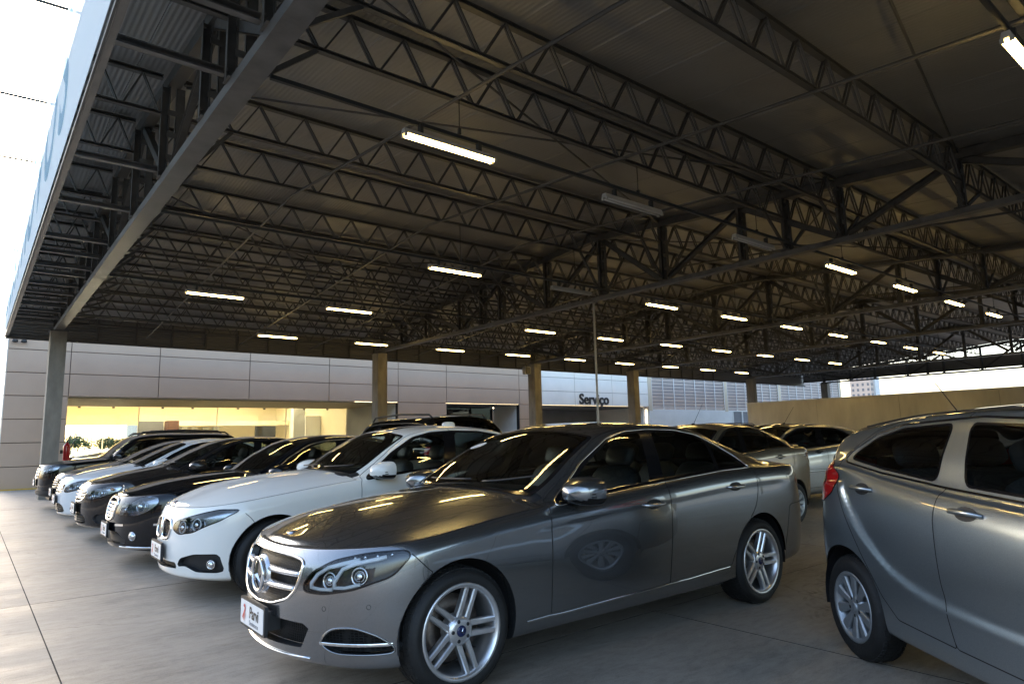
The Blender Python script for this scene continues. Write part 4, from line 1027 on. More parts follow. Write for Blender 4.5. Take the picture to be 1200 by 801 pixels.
def mirror(car, p, side, mat, lower=M_plas, sc=1.0, led=False):
    """door mirror at p, on side (+1/-1)"""
    e = empty('door_mirror', p, 0, car); b = MB()
    rot = Matrix.Rotation(side*R_(-8), 3, 'Z')
    n, m = 20, 10; V = []; F = []
    for i in range(m+1):                              # egg-shaped shell, open at the rear
        t = i/m; x = -.115+.175*t; s_ = (1-(1-t)**2.3)**.5 if t < 1 else 1.0
        for k in range(n):
            q = 2*math.pi*k/n; cc, ss = math.cos(q), math.sin(q); pw = lambda a, ex: math.copysign(abs(a)**ex, a)
            V.append(rot @ Vector((x*sc, pw(cc, .62)*.125*s_*sc*(1+.10*(ss > 0)*0), (pw(ss, .66)*.078*s_-.004*(1-t))*sc)))
    for i in range(m):
        for k in range(n): F.append((i*n+k, i*n+(k+1) % n, (i+1)*n+(k+1) % n, (i+1)*n+k))
    up = [f for f in F if sum(V[i].z for i in f)/4 > -.038*sc]; lo = [f for f in F if f not in up]
    b.add(V, up, True); b.build('mirror_cap', mat, e)
    b = MB(); b.add(V, lo, True)
    b.add([rot @ Vector((.052*sc, V[m*n+k].y*.95, V[m*n+k].z*.95)) for k in range(n)], [tuple(range(n))]); b.build('mirror_base', lower, e)
    g = MB(); g.add([rot @ Vector((.058*sc, math.cos(2*math.pi*k/n)*.108*sc, math.sin(2*math.pi*k/n)*.064*sc)) for k in range(n)], [tuple(range(n))]); g.build('mirror_glass', M_refl, e)
    MB().bar((0.01, -side*.06*sc, -.062*sc), (.03, -side*.20*sc, -.085*sc), .07*sc, .035*sc).build('mirror_arm', lower, e)
    if led:
        for dz in (-.012, -.03): MB().bar((-.035, side*.128, dz), (.045, side*.122, dz), .004, .007).build('turn_signal', M_plas, e)
    return e
def handle(parent, p, n, mat, L=.2, along=Vector((1, 0, 0)), cup=True, flap=False):
    """pull handle with a shallow cup behind it"""
    e = empty('door_handle', p, 0, parent); up = Vector((0, 0, 1)); t = (along-n*along.dot(n)).normalized(); w_ = n.cross(t)
    if cup:  # flat dark ellipse on the door skin, stands for shade in the recess
        b = MB(); k = 18; c0 = [t*(math.cos(2*math.pi*i/k)*L*.36)+w_*(math.sin(2*math.pi*i/k)*.034)+n*.001 for i in range(k)]; c1 = [v*.55-n*.001+n*.001 for v in c0]
        b.add(c0+[v*.8+n*.0004 for v in c0], [(i, (i+1) % k, k+(i+1) % k, k+i) for i in range(k)]+[tuple(range(k, 2*k))], True); b.build('cup_shade', M_plas if not flap else mat, e)
    b = MB(); m = 12; pts = []; rs = []
    for i in range(m+1):
        q = i/m*2-1; pts.append(t*(q*L/2)+n*(.034*(1-abs(q)**3.5)+.002)); rs.append(.0135*(1-.35*abs(q)**4))
    b.tube(pts, rs, 8); b.build('handle_bar', mat, e); return e
def wiper(parent, pts, nm='wiper'):
    b = MB(); b.tube(pts, .007, 5); a, c = Vector(pts[-1]), Vector(pts[-2]); b.build(nm, M_plas, parent)
def make_car(name, sp, loc, rz, label, cat, group, paint, dens=1.0, front=None, rear=None, glassy=(None, None, None), seats=None, wheels=True, cabin=True, seams=True, extra=None, handles=True, mirrors=True, wheel_sides=(-1, 1), sill=None, arch_mat=None, tread=False):
    car = empty(name, loc, rz); tag(car, label, cat, group)
    bd = Body(sp, dens); ax = sp['axles']; ra = sp['arch']; rw, rim, ww, trk, style, wm = sp['wheel']
    G = [g or M_glasst for g in glassy]; G[0] = glassy[0] or M_glassf
    for i, xa in enumerate(ax):
        zc = rw+sp.get('arch_dz', .0)
        bd.region('arch', lambda x, y, z, u, v, xa=xa, zc=zc: np.maximum(np.hypot(x-xa, z-zc)-ra, np.maximum(.5-y, v-KN[6])))
    bd.region('dlo', lambda x, y, z, u, v: np.maximum(sd_poly(x, z, sp['dlo']), np.maximum(.35-y, (v-KN[9])*.5)))
    for nm, pl in sp['side_glass']: bd.region(nm, lambda x, y, z, u, v, pl=pl: np.maximum(sd_poly(x, z, pl), .35-y), over=('dlo',))
    wx0, wk0, wx1, wk1 = sp['windscreen']; vm = sp.get('ws_v', .035)
    bd.region('windscreen', lambda x, y, z, u, v: np.maximum(np.maximum(wx0+wk0*y*y-x, x-wx1-wk1*y*y), np.maximum((KN[9]+vm-v)*.8, z*0-1)))
    rx0, rk0, rx1, rk1 = sp['backlight']
    bd.region('backlight', lambda x, y, z, u, v: np.maximum(np.maximum(rx0+rk0*y*y-x, x-rx1-rk1*y*y), (KN[9]+sp.get('bl_v', .05)-v)*.8))
    for nm, F, over in sp.get('regions', ()): bd.region(nm, F, over)
    for nm, pl in sp['doors']: bd.region(nm, lambda x, y, z, u, v, pl=pl: np.maximum(np.maximum(sd_poly(x, z, pl), .3-y), v-(KN[9]-.004)))
    hx, hk = sp['hood']
    bd.region('hood', lambda x, y, z, u, v: np.maximum(np.maximum(x-hx-hk*y*y, (KN[6]+sp.get('hood_v', .012)-v)), -1+0*x), over=('body',))
    bd.region('cowl', lambda x, y, z, u, v: np.maximum(np.maximum(hx+hk*y*y+.0-x, x-wx0-wk0*y*y-.02), KN[9]-.12-v), over=('body',))
    if 'trunk' in sp:
        tx, tk = sp['trunk']; bd.region('trunk', lambda x, y, z, u, v: np.maximum(tx+tk*y*y-x, KN[6]+.03-v), over=('body',))
    bd.finish(); car_b = bd
    body = bd.part('body', 'body', paint, car)
    hood = bd.part('hood', 'hood', paint, car); bd.part('cowl', 'cowl', M_plas, car, off=-.004)
    bd.part('windscreen', 'windscreen', G[0], car); bd.part('backlight', 'rear_window', G[2], car)
    if 'trunk' in sp: bd.part('trunk', 'boot_lid', paint, car); bd.strip('trunk', 'panel_gap', M_seam, car, .006)
    for sd in (-1, 1): bd.part('dlo', 'window_pillar', sp.get('pillar') or M_blk, car, sides=(sd,))
    for sd in (-1, 1):
        nd = len(sp['doors']); ds = []
        for nm, pl in sp['doors']:
            d = bd.part(nm, 'door', paint, car, sides=(sd,))
            ds.append(d)
            if seams and d: bd.strip(nm, 'panel_gap', M_seam, d, .0055, sides=(sd,))
        for nm, pl in sp['side_glass']: bd.part(nm, 'side_window', G[1], car, sides=(sd,))
        for (hx_, hz_), d in zip(sp.get('handles', ()), ds):
            if d and handles:
                p, n = bd.at(hx_, hz_, sd); handle(d, p, n, sp.get('hmat') or paint, sp.get('hlen', .2))
    if seams: bd.strip('hood', 'panel_gap', M_seam, car, .006)
    bd.strip(('windscreen',), 'screen_seal', M_blk, car, .03, .0015, sides=(1, -1)); bd.strip(('backlight',), 'screen_seal', M_blk, car, .03, .0015)
    allw = ('dlo',)+tuple(nm for nm, _ in sp['side_glass'])
    for nm, _ in sp['side_glass']: bd.strip(nm, 'window_seal', M_blk, car, .014, .0012)
    if sp.get('trim'):
        tw, tm, tkeep = sp['trim']; bd.strip(allw, 'window_trim', tm, car, tw, .001, .005, keep=tkeep)
    # arches: turned lip and dark liner
    for sd in (-1, 1): bd.reveal('arch', 'arch_lip', arch_mat or paint, car, depth=.0, vec=(0, -.055, 0), sides=(sd,))
    for xa in ax:
        for sd in (-1, 1):
            b = MB(); n = 20; W = bd.W(xa)-.045; zc = rw+sp.get('arch_dz', 0); r = ra+.004
            V = [(xa+r*math.cos(math.pi*1.12*k/n-.19), sd*y, zc+r*math.sin(math.pi*1.12*k/n-.19)) for y in (W, W-.38) for k in range(n+1)]
            b.add(V, [(k, k+1, n+2+k, n+1+k) for k in range(n)]+[tuple(n+1+k for k in range(n+1))], True); b.build('wheel_liner', M_plas, car)
    zb = sp['lev'][0][3]; L = sp['L']
    z0 = .2; wd = sp['W'][1][1]
    MB().box((.3, -wd+.42, z0), (L-.35, wd-.42, z0+.12)).build('underbody', M_plas, car)
    MB().box((ax[0]+ra+.03, -wd+.10, z0), (ax[1]-ra-.03, wd-.10, z0+.10)).build('floor_pan', M_plas, car)
    for xa, sp_ in zip(ax, (.3, 1.1)):
        for sd in (-1, 1):
            if wheels and sd in wheel_sides: wheel(car, xa, sd*(trk-ww/2), rw, rim, ww, sd, style, wm, tread=tread, spin=sp.get('spin', .3))
    if cabin: interior(car, sp, seats or M_seat)
    if mirrors:
        for sd in (-1, 1):
            mx, my, mz, ms, mlow = sp['mirror']; mirror(car, (mx, sd*my, mz), sd, paint, mlow, ms, sp.get('mled', False))
    if front: front(car, bd, sp, paint)
    if rear: rear(car, bd, sp, paint)
    if extra: extra(car, bd, sp, paint)
    return car, bd
def fpoly(poly, xmax):          # front-view region, poly in (|y|,z)
    return lambda x, y, z, u, v: np.maximum(sd_poly(y, z, poly), x-xmax)
def sym(poly):                  # polygon touching y=0 is extended across the centre line
    return [(-a, b) for a, b in reversed(poly) if a > 0]+[(a, b) for a, b in poly]
def rearpoly(poly, xmin): return lambda x, y, z, u, v: np.maximum(sd_poly(y, z, poly), xmin-x)
def sidepoly(poly, ymin=.3): return lambda x, y, z, u, v: np.maximum(sd_poly(x, z, poly), ymin-y)

# ------------------------------------------------------------------ grey executive sedan
def base_spec():
    DLO = rpoly([(1.555, .925), (2.05, .968), (2.6, 1.012), (3.3, 1.056), (3.70, 1.066), (3.60, 1.155), (3.46, 1.245), (3.26, 1.335), (3.0, 1.378), (2.68, 1.388), (2.42, 1.374), (2.2, 1.325), (1.9, 1.17)], .03)
    sp = dict(L=4.87, xf=.66, xr=4.15, nf=2.12, nr=2.5, belt=.98, xs=(2.3, 3.25),
        W=[(0, .90), (.5, .905), (.85, .918), (1.25, .912), (1.7, .918), (2.6, .926), (3.3, .922), (3.72, .93), (4.2, .912), (4.87, .86)],
        lev=[(.20, 4.74, .13, [(0, .20), (.5, .18), (1.3, .20), (3.4, .21), (4.2, .26), (4.87, .30)]),
             (.085, 4.83, .035, [(0, .225), (.45, .215), (.9, .22), (1.25, .225), (3.4, .245), (4.2, .30), (4.87, .36)]),
             (.065, 4.87, .020, [(0, .31), (.5, .31), (1.25, .305), (3.35, .325), (4.1, .40), (4.87, .46)]),
             (.055, 4.87, .007, [(0, .45), (.6, .47), (1.5, .49), (3.4, .51), (4.87, .60)]),
             (.062, 4.85, 0, [(0, .575), (.6, .615), (1.5, .655), (3.5, .70), (4.87, .77)]),
             (.088, 4.82, .006, [(0, .685), (.45, .725), (.75, .765), (1.2, .815), (1.6, .845), (2.0, .86), (2.6, .885), (3.3, .925), (3.8, .945), (4.4, .945), (4.87, .93)]),
             (.135, 4.78, .045, [(0, .757), (.4, .80), (.66, .828), (1.2, .897), (1.6, .938), (2.0, .968), (2.6, 1.008), (3.3, 1.05), (3.7, 1.06), (4.3, 1.055), (4.87, 1.04)])],
        deck=[(.1, .775), (.25, .825), (.6, .925), (1.0, .985), (1.42, 1.025), (2.5, 1.06), (3.9, 1.11), (4.35, 1.115), (4.6, 1.10), (4.8, 1.07)],
        cab=[(1.30, 1.0), (1.46, 1.06), (1.8, 1.245), (2.12, 1.385), (2.36, 1.436), (2.7, 1.458), (3.1, 1.442), (3.4, 1.392), (3.75, 1.275), (4.05, 1.145), (4.16, 1.10)],
        rail_z=[(1.38, .93), (1.56, 1.02), (1.92, 1.225), (2.21, 1.36), (2.45, 1.402), (2.7, 1.415), (3.0, 1.405), (3.25, 1.37), (3.5, 1.295), (3.75, 1.19), (4.05, 1.09), (4.15, 1.06)],
        rail_y=[(1.38, .80), (1.8, .715), (2.2, .655), (2.7, .625), (3.2, .63), (3.6, .665), (4.15, .75)],
        axles=(.85, 3.724), arch=.367, arch_dz=.012, wheel=(.327, .246, .245, .905, 'twin5', M_alloy),
        dlo=DLO,
        side_glass=[('fw', rpoly([(1.62, .948), (2.05, .982), (2.49, 1.02), (2.585, 1.368), (2.42, 1.36), (2.21, 1.31), (1.93, 1.16)], .025)),
                    ('rw', rpoly([(2.625, 1.032), (3.275, 1.07), (3.315, 1.295), (3.2, 1.335), (3.0, 1.365), (2.7, 1.373)], .025)),
                    ('qw', rpoly([(3.30, 1.071), (3.655, 1.078), (3.55, 1.165), (3.45, 1.225), (3.345, 1.28)], .02))],
        windscreen=(1.37, .22, 2.13, -.02), backlight=(3.36, -.05, 4.05, -.16),
        doors=[('fdoor', [(1.485, .297), (1.492, .6), (1.50, .90), (1.53, .96), (1.93, 1.22), (2.2, 1.375), (2.45, 1.42), (2.665, 1.44), (2.605, 1.0), (2.618, .86), (2.60, .6), (2.57, .318)]),
               ('rdoor', [(2.45, .312), (2.48, .6), (2.5, .86), (2.5, 1.0), (2.55, 1.44), (3.0, 1.44), (3.27, 1.39), (3.5, 1.28), (3.70, 1.07), (3.71, .90), (3.66, .77), (3.52, .62), (3.40, .50), (3.335, .40), (3.31, .348)])],
        handles=[(2.43, .868), (3.41, .93)], hmat=M_satin, hlen=.215,
        hood=(1.33, .20), trunk=(4.12, -.05), mirror=(1.69, .98, 1.01, 1.12, M_blk), mled=True,
        trim=(.013, M_chrome, None), spin=.32,
        disp=[(prof([(.9, .72), (1.3, .795), (1.9, .845), (2.6, .885), (3.4, .925), (4.2, .945)]), 1.3, 4.2, .005, .010, .06, -1)])
    return sp
def sedan_E():
    sp = base_spec()
    GR = sym([(0, .742), (.30, .738), (.41, .725), (.432, .705), (.43, .64), (.41, .575), (.35, .522), (.2, .482), (0, .470)])
    HL = rpoly([(.475, .572), (.60, .570), (.74, .598), (.86, .66), (.885, .752), (.868, .785), (.76, .775), (.62, .738), (.50, .668), (.462, .605)], .03)
    LI = sym([(0, .42), (.47, .415), (.51, .395), (.45, .29), (0, .275)])
    FG = rpoly([(.56, .325), (.63, .405), (.74, .415), (.82, .37), (.862, .285), (.79, .278), (.64, .28)], .035)
    sp['regions'] = [('grille', fpoly(GR, .6), ('body',)), ('lamp', fpoly(HL, .75), ('body',)), ('intake', fpoly(LI, .6), ('body',)), ('fog', fpoly(FG, .7), ('body',)),
        ('tail', sidepoly(rpoly([(4.34, .95), (4.50, .985), (4.9, 1.0), (4.9, .80), (4.6, .81), (4.42, .87)], .03), .45), ('body',)),
        ('bumper', lambda x, y, z, u, v: np.maximum(x-(.535+(.78-z)*1.0), z-.772), ('body',)), ('rbumper', lambda x, y, z, u, v: np.maximum(4.07+(z-.3)*.25-x, z-.74), ('body',))]
    def front(car, bd, sp, paint):
        bd.part('bumper', 'front_bumper', paint, car); bd.part('rbumper', 'rear_bumper', paint, car)
        bd.strip('bumper', 'panel_gap', M_seam, car, .005, keep=lambda x, y, z, u, v: (z > .6) & (x > .545) & (y > .6)); bd.strip('rbumper', 'panel_gap', M_seam, car, .005, keep=lambda x, y, z, u, v: (z > .3) & (y > .6))
        # grille: recess, mesh, two louvres, big star
        g = empty('grille', (0, 0, 0), 0, car)
        bd.reveal('grille', 'grille_surround', M_satin, g, vec=(.05, 0, 0)); o = bd.part('grille', 'grille_mesh', M_honey, g, off=-.05)
        bd.strip('grille', 'grille_frame', M_chrome, g, .016, .0, .009)
        for zz in (.650, .575):
            for sd in (-1, 1):
                b = MB(); V = []; m = 10
                for i in range(m+1):
                    y = .06+(.425 if zz > .62 else .395)*i/m-.055*i/m*0; y = min(y, .425 if zz > .62 else .395); p, n = bd.atf(y, zz); xx = p.x-.004
                    hgt = .0135+.005*(1-i/m)
                    for dz, dx in ((-hgt, .03), (-hgt*.75, .004), (0, -.004), (hgt*.75, .004), (hgt, .03)): V.append((xx+dx, sd*y, zz+dz))
                F = [(i*5+k, i*5+k+1, i*5+6+k, i*5+5+k) for i in range(m) for k in range(4)]
                b.add(V, F, True); b.build('grille_bar', M_satin, g)
        p, n = bd.atf(0, .61); em = empty('emblem', (p.x-.012, 0, .610), -math.pi/2, g)
        sb = MB(); star(sb, .082, -.012, .014); sb.v = [(v[0], v[1], v[2]) for v in sb.v]; sb.build('star', M_chrome, em)
        MB().tube([(.09*math.cos(2*math.pi*k/40), -.006, .09*math.sin(2*math.pi*k/40)) for k in range(40)], .0095, 10, closed=True).build('emblem_ring', M_chrome, em)
        b = MB(); b.lathe([(0, .010), (.083, .010), (.096, .008), (.104, .016), (.110, .03)], 40); b.build('emblem_dish', M_satin, em)
        b = MB(); b.lathe([(0, .004), (.082, .004)], 40); b.build('emblem_back', M_blk, em)
        # intake, fog vents with chrome blade
        bd.reveal('intake', 'intake_wall', M_plas, car, vec=(.06, 0, 0)); bd.part('intake', 'lower_intake', M_honey, car, off=-.05)
        for sd in (-1, 1): bd.part('fog', 'side_vent', M_honey, car, off=-.045, sides=(sd,)); bd.reveal('fog', 'vent_wall', paint, car, vec=(.06, -.02, 0), sides=(sd,))
        bd.strip('fog', 'vent_edge', paint, car, .01, 0, .004)
        for sd in (-1, 1):
            b = MB(); pts = []
            for i in range(15):
                t = i/14; y = .575+(.845-.575)*t; p, n = bd.atf(y, .328); pts.append(Vector((p.x-.001, sd*p.y, .328)))
            V = []; F = []
            for i, p in enumerate(pts): V += [(p.x-.002, p.y, p.z-.007), (p.x-.006, p.y, p.z), (p.x-.002, p.y, p.z+.007)]
            F = [(i*3+k, i*3+k+1, i*3+4+k, i*3+3+k) for i in range(14) for k in range(2)]; b.add(V, F, True); b.build('chrome_blade', M_chrome, car)
            # parking sensors
            for y, z in ((.60, .50), (.79, .515)):
                p, n = bd.atf(sd*y, z); b = MB(); k = 16; t = n.cross(Vector((0, 0, 1))).normalized(); q = n.cross(t)
                b.add([p+n*.0015+(t*math.cos(2*math.pi*i/k)+q*math.sin(2*math.pi*i/k))*.012 for i in range(k)]+[p+n*.0015+(t*math.cos(2*math.pi*i/k)+q*math.sin(2*math.pi*i/k))*.0105 for i in range(k)], [(i, (i+1) % k, k+(i+1) % k, k+i) for i in range(k)]); b.build('parking_sensor', M_seam, car)
        # chrome lip under the bumper
        b = MB(); pts = []
        for i in range(25):
            y = -.5+i/24*1.0; p, n = bd.atf(y, .24 if abs(y) < .4 else .24+.02*0); pts.append((p.x-.003, y, .244-.012*math.cos(y*3)))
        b.tube(pts, .006, 6); b.build('chrome_lip', M_chrome, car)
        for sd in (-1, 1): lamps(car, bd, sd)
        p, n = bd.atf(0, .38); plate(car, Vector((p.x-.03, 0, .385)), Vector((-1, 0, 0)), 'dealer')
        MB().box((p.x-.016, -.19, .335), (p.x+.06, .19, .435)).build('plate_bracket', M_plas, car)
        # round hood badge
        p, n = bd.atf(0, .80); pb = Vector((.24, 0, float(bd.zh(.24))+.004)); b = MB(); b.lathe([(0, .004), (.02, .004), (.026, .001), (.028, -.003)], 20, 'z')
        o = b.build('hood_badge', M_satin, car, pb, (0, R_(-14), 0))
        # wipers
        for y0, y1 in ((-.28, -.70), (.40, -.12)):
            pts = []
            for i in range(8):
                t = i/7; y = y0+(y1-y0)*t; x = 1.40+.2*y*y+.02+.03*t; pts.append((x, y, float(np.interp(x+.0, [1.30, 1.46, 1.8], [1.0, 1.06, 1.245]))-.04*y*y+.014))
            wiper(car, pts)
        # inspection sticker on the windscreen
        b = MB(); k = 20; cx, cy_, cz = 2.0, .48, 1.0
        d = (bd.P[:, 0]-1.96)**2+(bd.P[:, 1]-.50)**2; i = int(d.argmin()); p = Vector(bd.P[i]); n = Vector(bd.Nn[i]); t = n.cross(Vector((1, 0, 0))).normalized(); q = n.cross(t)
        b.add([p+n*.003+t*math.cos(2*math.pi*j/k)*.11+q*math.sin(2*math.pi*j/k)*.045 for j in range(k)], [tuple(range(k))]); b.build('windscreen_sticker', M_platew, car)
        # bright sill strip
        for sd in (-1, 1):
            b = MB(); V = []; m = 24
            for i in range(m+1):
                x = 1.30+(3.28-1.30)*i/m; z = .296+(.338-.296)*i/m; p, n = bd.at(x, z, sd); V += [p+n*.003-Vector((0, 0, .006)), p+n*.007, p+n*.003+Vector((0, 0, .006))]
            b.add(V, [(i*3+k_, i*3+k_+1, i*3+4+k_, i*3+3+k_) for i in range(m) for k_ in range(2)], True); b.build('sill_trim', M_chrome, car)
    def lamps(car, bd, sd):
        h = empty('headlight', (0, 0, 0), 0, car)
        bd.part('lamp', 'lamp_lens', M_lens, h, sides=(sd,)); bd.part('lamp', 'lamp_bucket', M_bez, h, sides=(sd,), off=-.055); bd.reveal('lamp', 'lamp_wall', M_blk, h, depth=.056, sides=(sd,)); bd.strip('lamp', 'lamp_seal', M_blk, h, .009, sides=(sd,))
        def guide(pts, r, mat, off=-.02, nm='light_guide'):
            P_ = []
            for y, z in pts:
                p, n = bd.atf(y*sd, z); P_.append(p+n*off)
            b = MB(); b.tube(P_, r, 8); b.build(nm, mat, h)
        for dy in (0, .135): guide([(.505+dy, .596+dy*.06), (.50+dy, .618+dy*.1), (.53+dy, .665+dy*.22), (.585+dy, .70+dy*.2), (.66+dy, .728+dy*.15), (.73+dy*.7, .746+dy*.1)], .011, M_led)
        guide([(.50, .596), (.56, .588), (.63, .592)], .009, M_led); guide([(.635, .602), (.69, .602), (.755, .622)], .009, M_led)
        for y, z, r in ((.60, .636, .031), (.745, .662, .034)):
            p, n = bd.atf(y*sd, z); b = MB(); sellip(b, p-n*.045, (r, r, r), 1, 1, 16, 10); b.build('projector', M_lens if False else M_refl, h)
            b = MB(); pts = []
            t = n.cross(Vector((0, 0, 1))).normalized(); q = n.cross(t); b.tube([p-n*.03+(t*math.cos(2*math.pi*i/20)+q*math.sin(2*math.pi*i/20))*(r+.008) for i in range(20)], .006, 6, closed=True); b.build('projector_ring', M_chrome, h)
        for k in range(4):
            p, n = bd.atf((.70+.045*k)*sd, .757+.004*k); b = MB(); sellip(b, p-n*.022, (.010, .012, .012), 1, 1, 10, 6); b.build('led', M_refl, h)
    def rear(car, bd, sp, paint):
        for sd in (-1, 1):
            t = empty('tail_light', (0, 0, 0), 0, car); bd.part('tail', 'tail_lens', M_red, t, sides=(sd,)); bd.strip('tail', 'lens_seal', M_seam, t, .006, sides=(sd,))
    O = (1.296, 4.002, 0)
    return make_car('executive_sedan', sp, O, -.01685, 'metallic grey executive sedan with big star grille in the foreground', 'car', 'cars parked under the canopy',
        carpaint('tenorite_grey', (.19, .197, .203), .9, .25), 1.35, front, rear, (M_glassf, M_glasst, M_glasst), M_seat, tread=True)
sedan_E()
# ------------------------------------------------------------------ the other cars: the same engine with other proportions
def warp(sp, xm, zm, wsc=1.0, ysc=None):
    """re-proportion a spec: piecewise-linear maps of x and z, width scale"""
    X = lambda x: float(np.interp(x, [a for a, b in xm], [b for a, b in xm])+(x-xm[-1][0] if x > xm[-1][0] else 0)+(x-xm[0][0] if x < xm[0][0] else 0))
    Z = lambda z: float(np.interp(z, [a for a, b in zm], [b for a, b in zm])+(z-zm[-1][0] if z > zm[-1][0] else 0))
    o = dict(sp); pl = lambda L: [(X(a), Z(b)) for a, b in L]
    o['L'] = X(sp['L']); o['xf'], o['xr'] = X(sp['xf']), X(sp['xr']); o['belt'] = Z(sp['belt']); o['xs'] = tuple(X(a) for a in sp['xs'])
    o['W'] = [(X(a), b*wsc) for a, b in sp['W']]; o['lev'] = [(X(n), X(t), i, pl(zl)) for n, t, i, zl in sp['lev']]
    for k in ('deck', 'cab', 'rail_z', 'dlo'): o[k] = pl(sp[k])
    o['rail_y'] = [(X(a), b*(ysc or wsc)) for a, b in sp['rail_y']]; o['axles'] = tuple(X(a) for a in sp['axles'])
    o['side_glass'] = [(n, pl(p)) for n, p in sp['side_glass']]; o['doors'] = [(n, pl(p)) for n, p in sp['doors']]; o['handles'] = [(X(a), Z(b)) for a, b in sp['handles']]
    a, b, c, d = sp['windscreen']; o['windscreen'] = (X(a), b, X(c), d); a, b, c, d = sp['backlight']; o['backlight'] = (X(a), b, X(c), d)
    o['hood'] = (X(sp['hood'][0]), sp['hood'][1])
    if 'trunk' in sp: o['trunk'] = (X(sp['trunk'][0]), sp['trunk'][1])
    if 'disp' in sp: o['disp'] = [((lambda f: (lambda x: np.vectorize(Z)(f(np.interp(x, [b for a, b in xm], [a for a, b in xm])))))(f), X(x0), X(x1), d_, w1, w2, sg) for f, x0, x1, d_, w1, w2, sg in sp['disp']]
    m = sp['mirror']; o['mirror'] = (X(m[0]), m[1]*wsc, Z(m[2]), m[3], m[4]); return o
def lamp_unit(car, bd, reg, sd, bulbs, guides=(), bucket=M_plas, depth=.05, wall=M_refl, amber=()):
    h = empty('headlight', (0, 0, 0), 0, car)
    bd.part(reg, 'lamp_lens', M_lens, h, sides=(sd,)); bd.part(reg, 'lamp_bucket', bucket, h, sides=(sd,), off=-depth); bd.reveal(reg, 'lamp_wall', wall, h, depth=depth, sides=(sd,)); bd.strip(reg, 'lamp_seal', M_blk, h, .010, sides=(sd,))
    for y, z, r in bulbs:
        p, n = bd.atf(y*sd, z); b = MB(); sellip(b, p-n*.04, (r*.8,)*3, 1, 1, 14, 8); b.build('projector', M_refl, h)
        t = n.cross(Vector((0, 0, 1))).normalized(); q = n.cross(t); b = MB(); b.tube([p-n*.026+(t*math.cos(2*math.pi*i/18)+q*math.sin(2*math.pi*i/18))*(r+.004) for i in range(18)], .006, 6, closed=True); b.build('projector_ring', M_led if guides == 'rings' else M_chrome, h)
    for y, z, r in amber:
        p, n = bd.atf(y*sd, z); b = MB(); sellip(b, p-n*.03, (r, r, r*.6), 1, 1, 12, 8); b.build('turn_bulb', M_amber, h)
    return h
def opening(car, bd, reg, nm, mat, depth=.05, wall=None, off=None, frame=None):
    for sds in (((1, -1),) if bd.centre(reg) else ((1,), (-1,))):
        bd.reveal(reg, nm+'_wall', wall or M_plas, car, vec=(depth, 0, 0), sides=sds); o = bd.part(reg, nm, mat, car, off=-(off if off is not None else depth*.85), sides=sds)
    if frame: bd.strip(reg, nm+'_frame', frame[1], car, frame[0], 0, frame[2])
    return o
def bars(car, bd, zs, y0, y1, h, mat, nm='grille_bar', dx=.0, sides=(1, -1), slope=0.0, dep=.03):
    """horizontal slats following the nose between |y| y0..y1"""
    for z in zs:
        b = MB(); m = 14; lo = -y1 if y0 == 0 else y0
        for sd in ((1,) if y0 == 0 else sides):
            V = []
            for i in range(m+1):
                y = (lo+(y1-lo)*i/m); p, n = bd.atf(y, z+slope*abs(y)); yy = y*sd if y0 else y
                for dz, ddx in ((-h, dep), (-h*.7, .0), (0, -.005), (h*.7, .0), (h, dep)): V.append((p.x+dx+ddx, yy, z+slope*abs(y)+dz))
            b.add(V, [(i*5+k, i*5+k+1, i*5+6+k, i*5+5+k) for i in range(m) for k in range(4)], True)
        b.build(nm, mat, car)
def antenna(car, p, L=.4, lean=.6, whip=True):
    e = empty('antenna', p, 0, car); b = MB(); sellip(b, (0, 0, .005), (.03, .018, .015)); b.build('antenna_base', M_plas, e)
    if whip: b = MB(); b.tube([(0, 0, 0), (L*math.sin(lean), 0, L*math.cos(lean))], [.004, .0025], 6); b.build('whip', M_plas, e)
def fog(car, bd, y, z, r):
    for sd in (-1, 1):
        p, n = bd.atf(y*sd, z); e = empty('fog_lamp', p, 0, car); t = n.cross(Vector((0, 0, 1))).normalized(); q = n.cross(t); k = 20
        b = MB(); b.tube([n*.004+(t*math.cos(2*math.pi*i/k)+q*math.sin(2*math.pi*i/k))*r for i in range(k)], .006, 6, closed=True); b.build('fog_ring', M_chrome, e)
        b = MB(); sellip(b, -n*.012, (r, r, r), 1, 1, 14, 8); b.build('fog_lens', M_refl, e)
GROUP = 'cars parked under the canopy'
XK = [0, .85, 1.37, 2.13, 2.6, 3.4, 3.724, 4.05, 4.87]
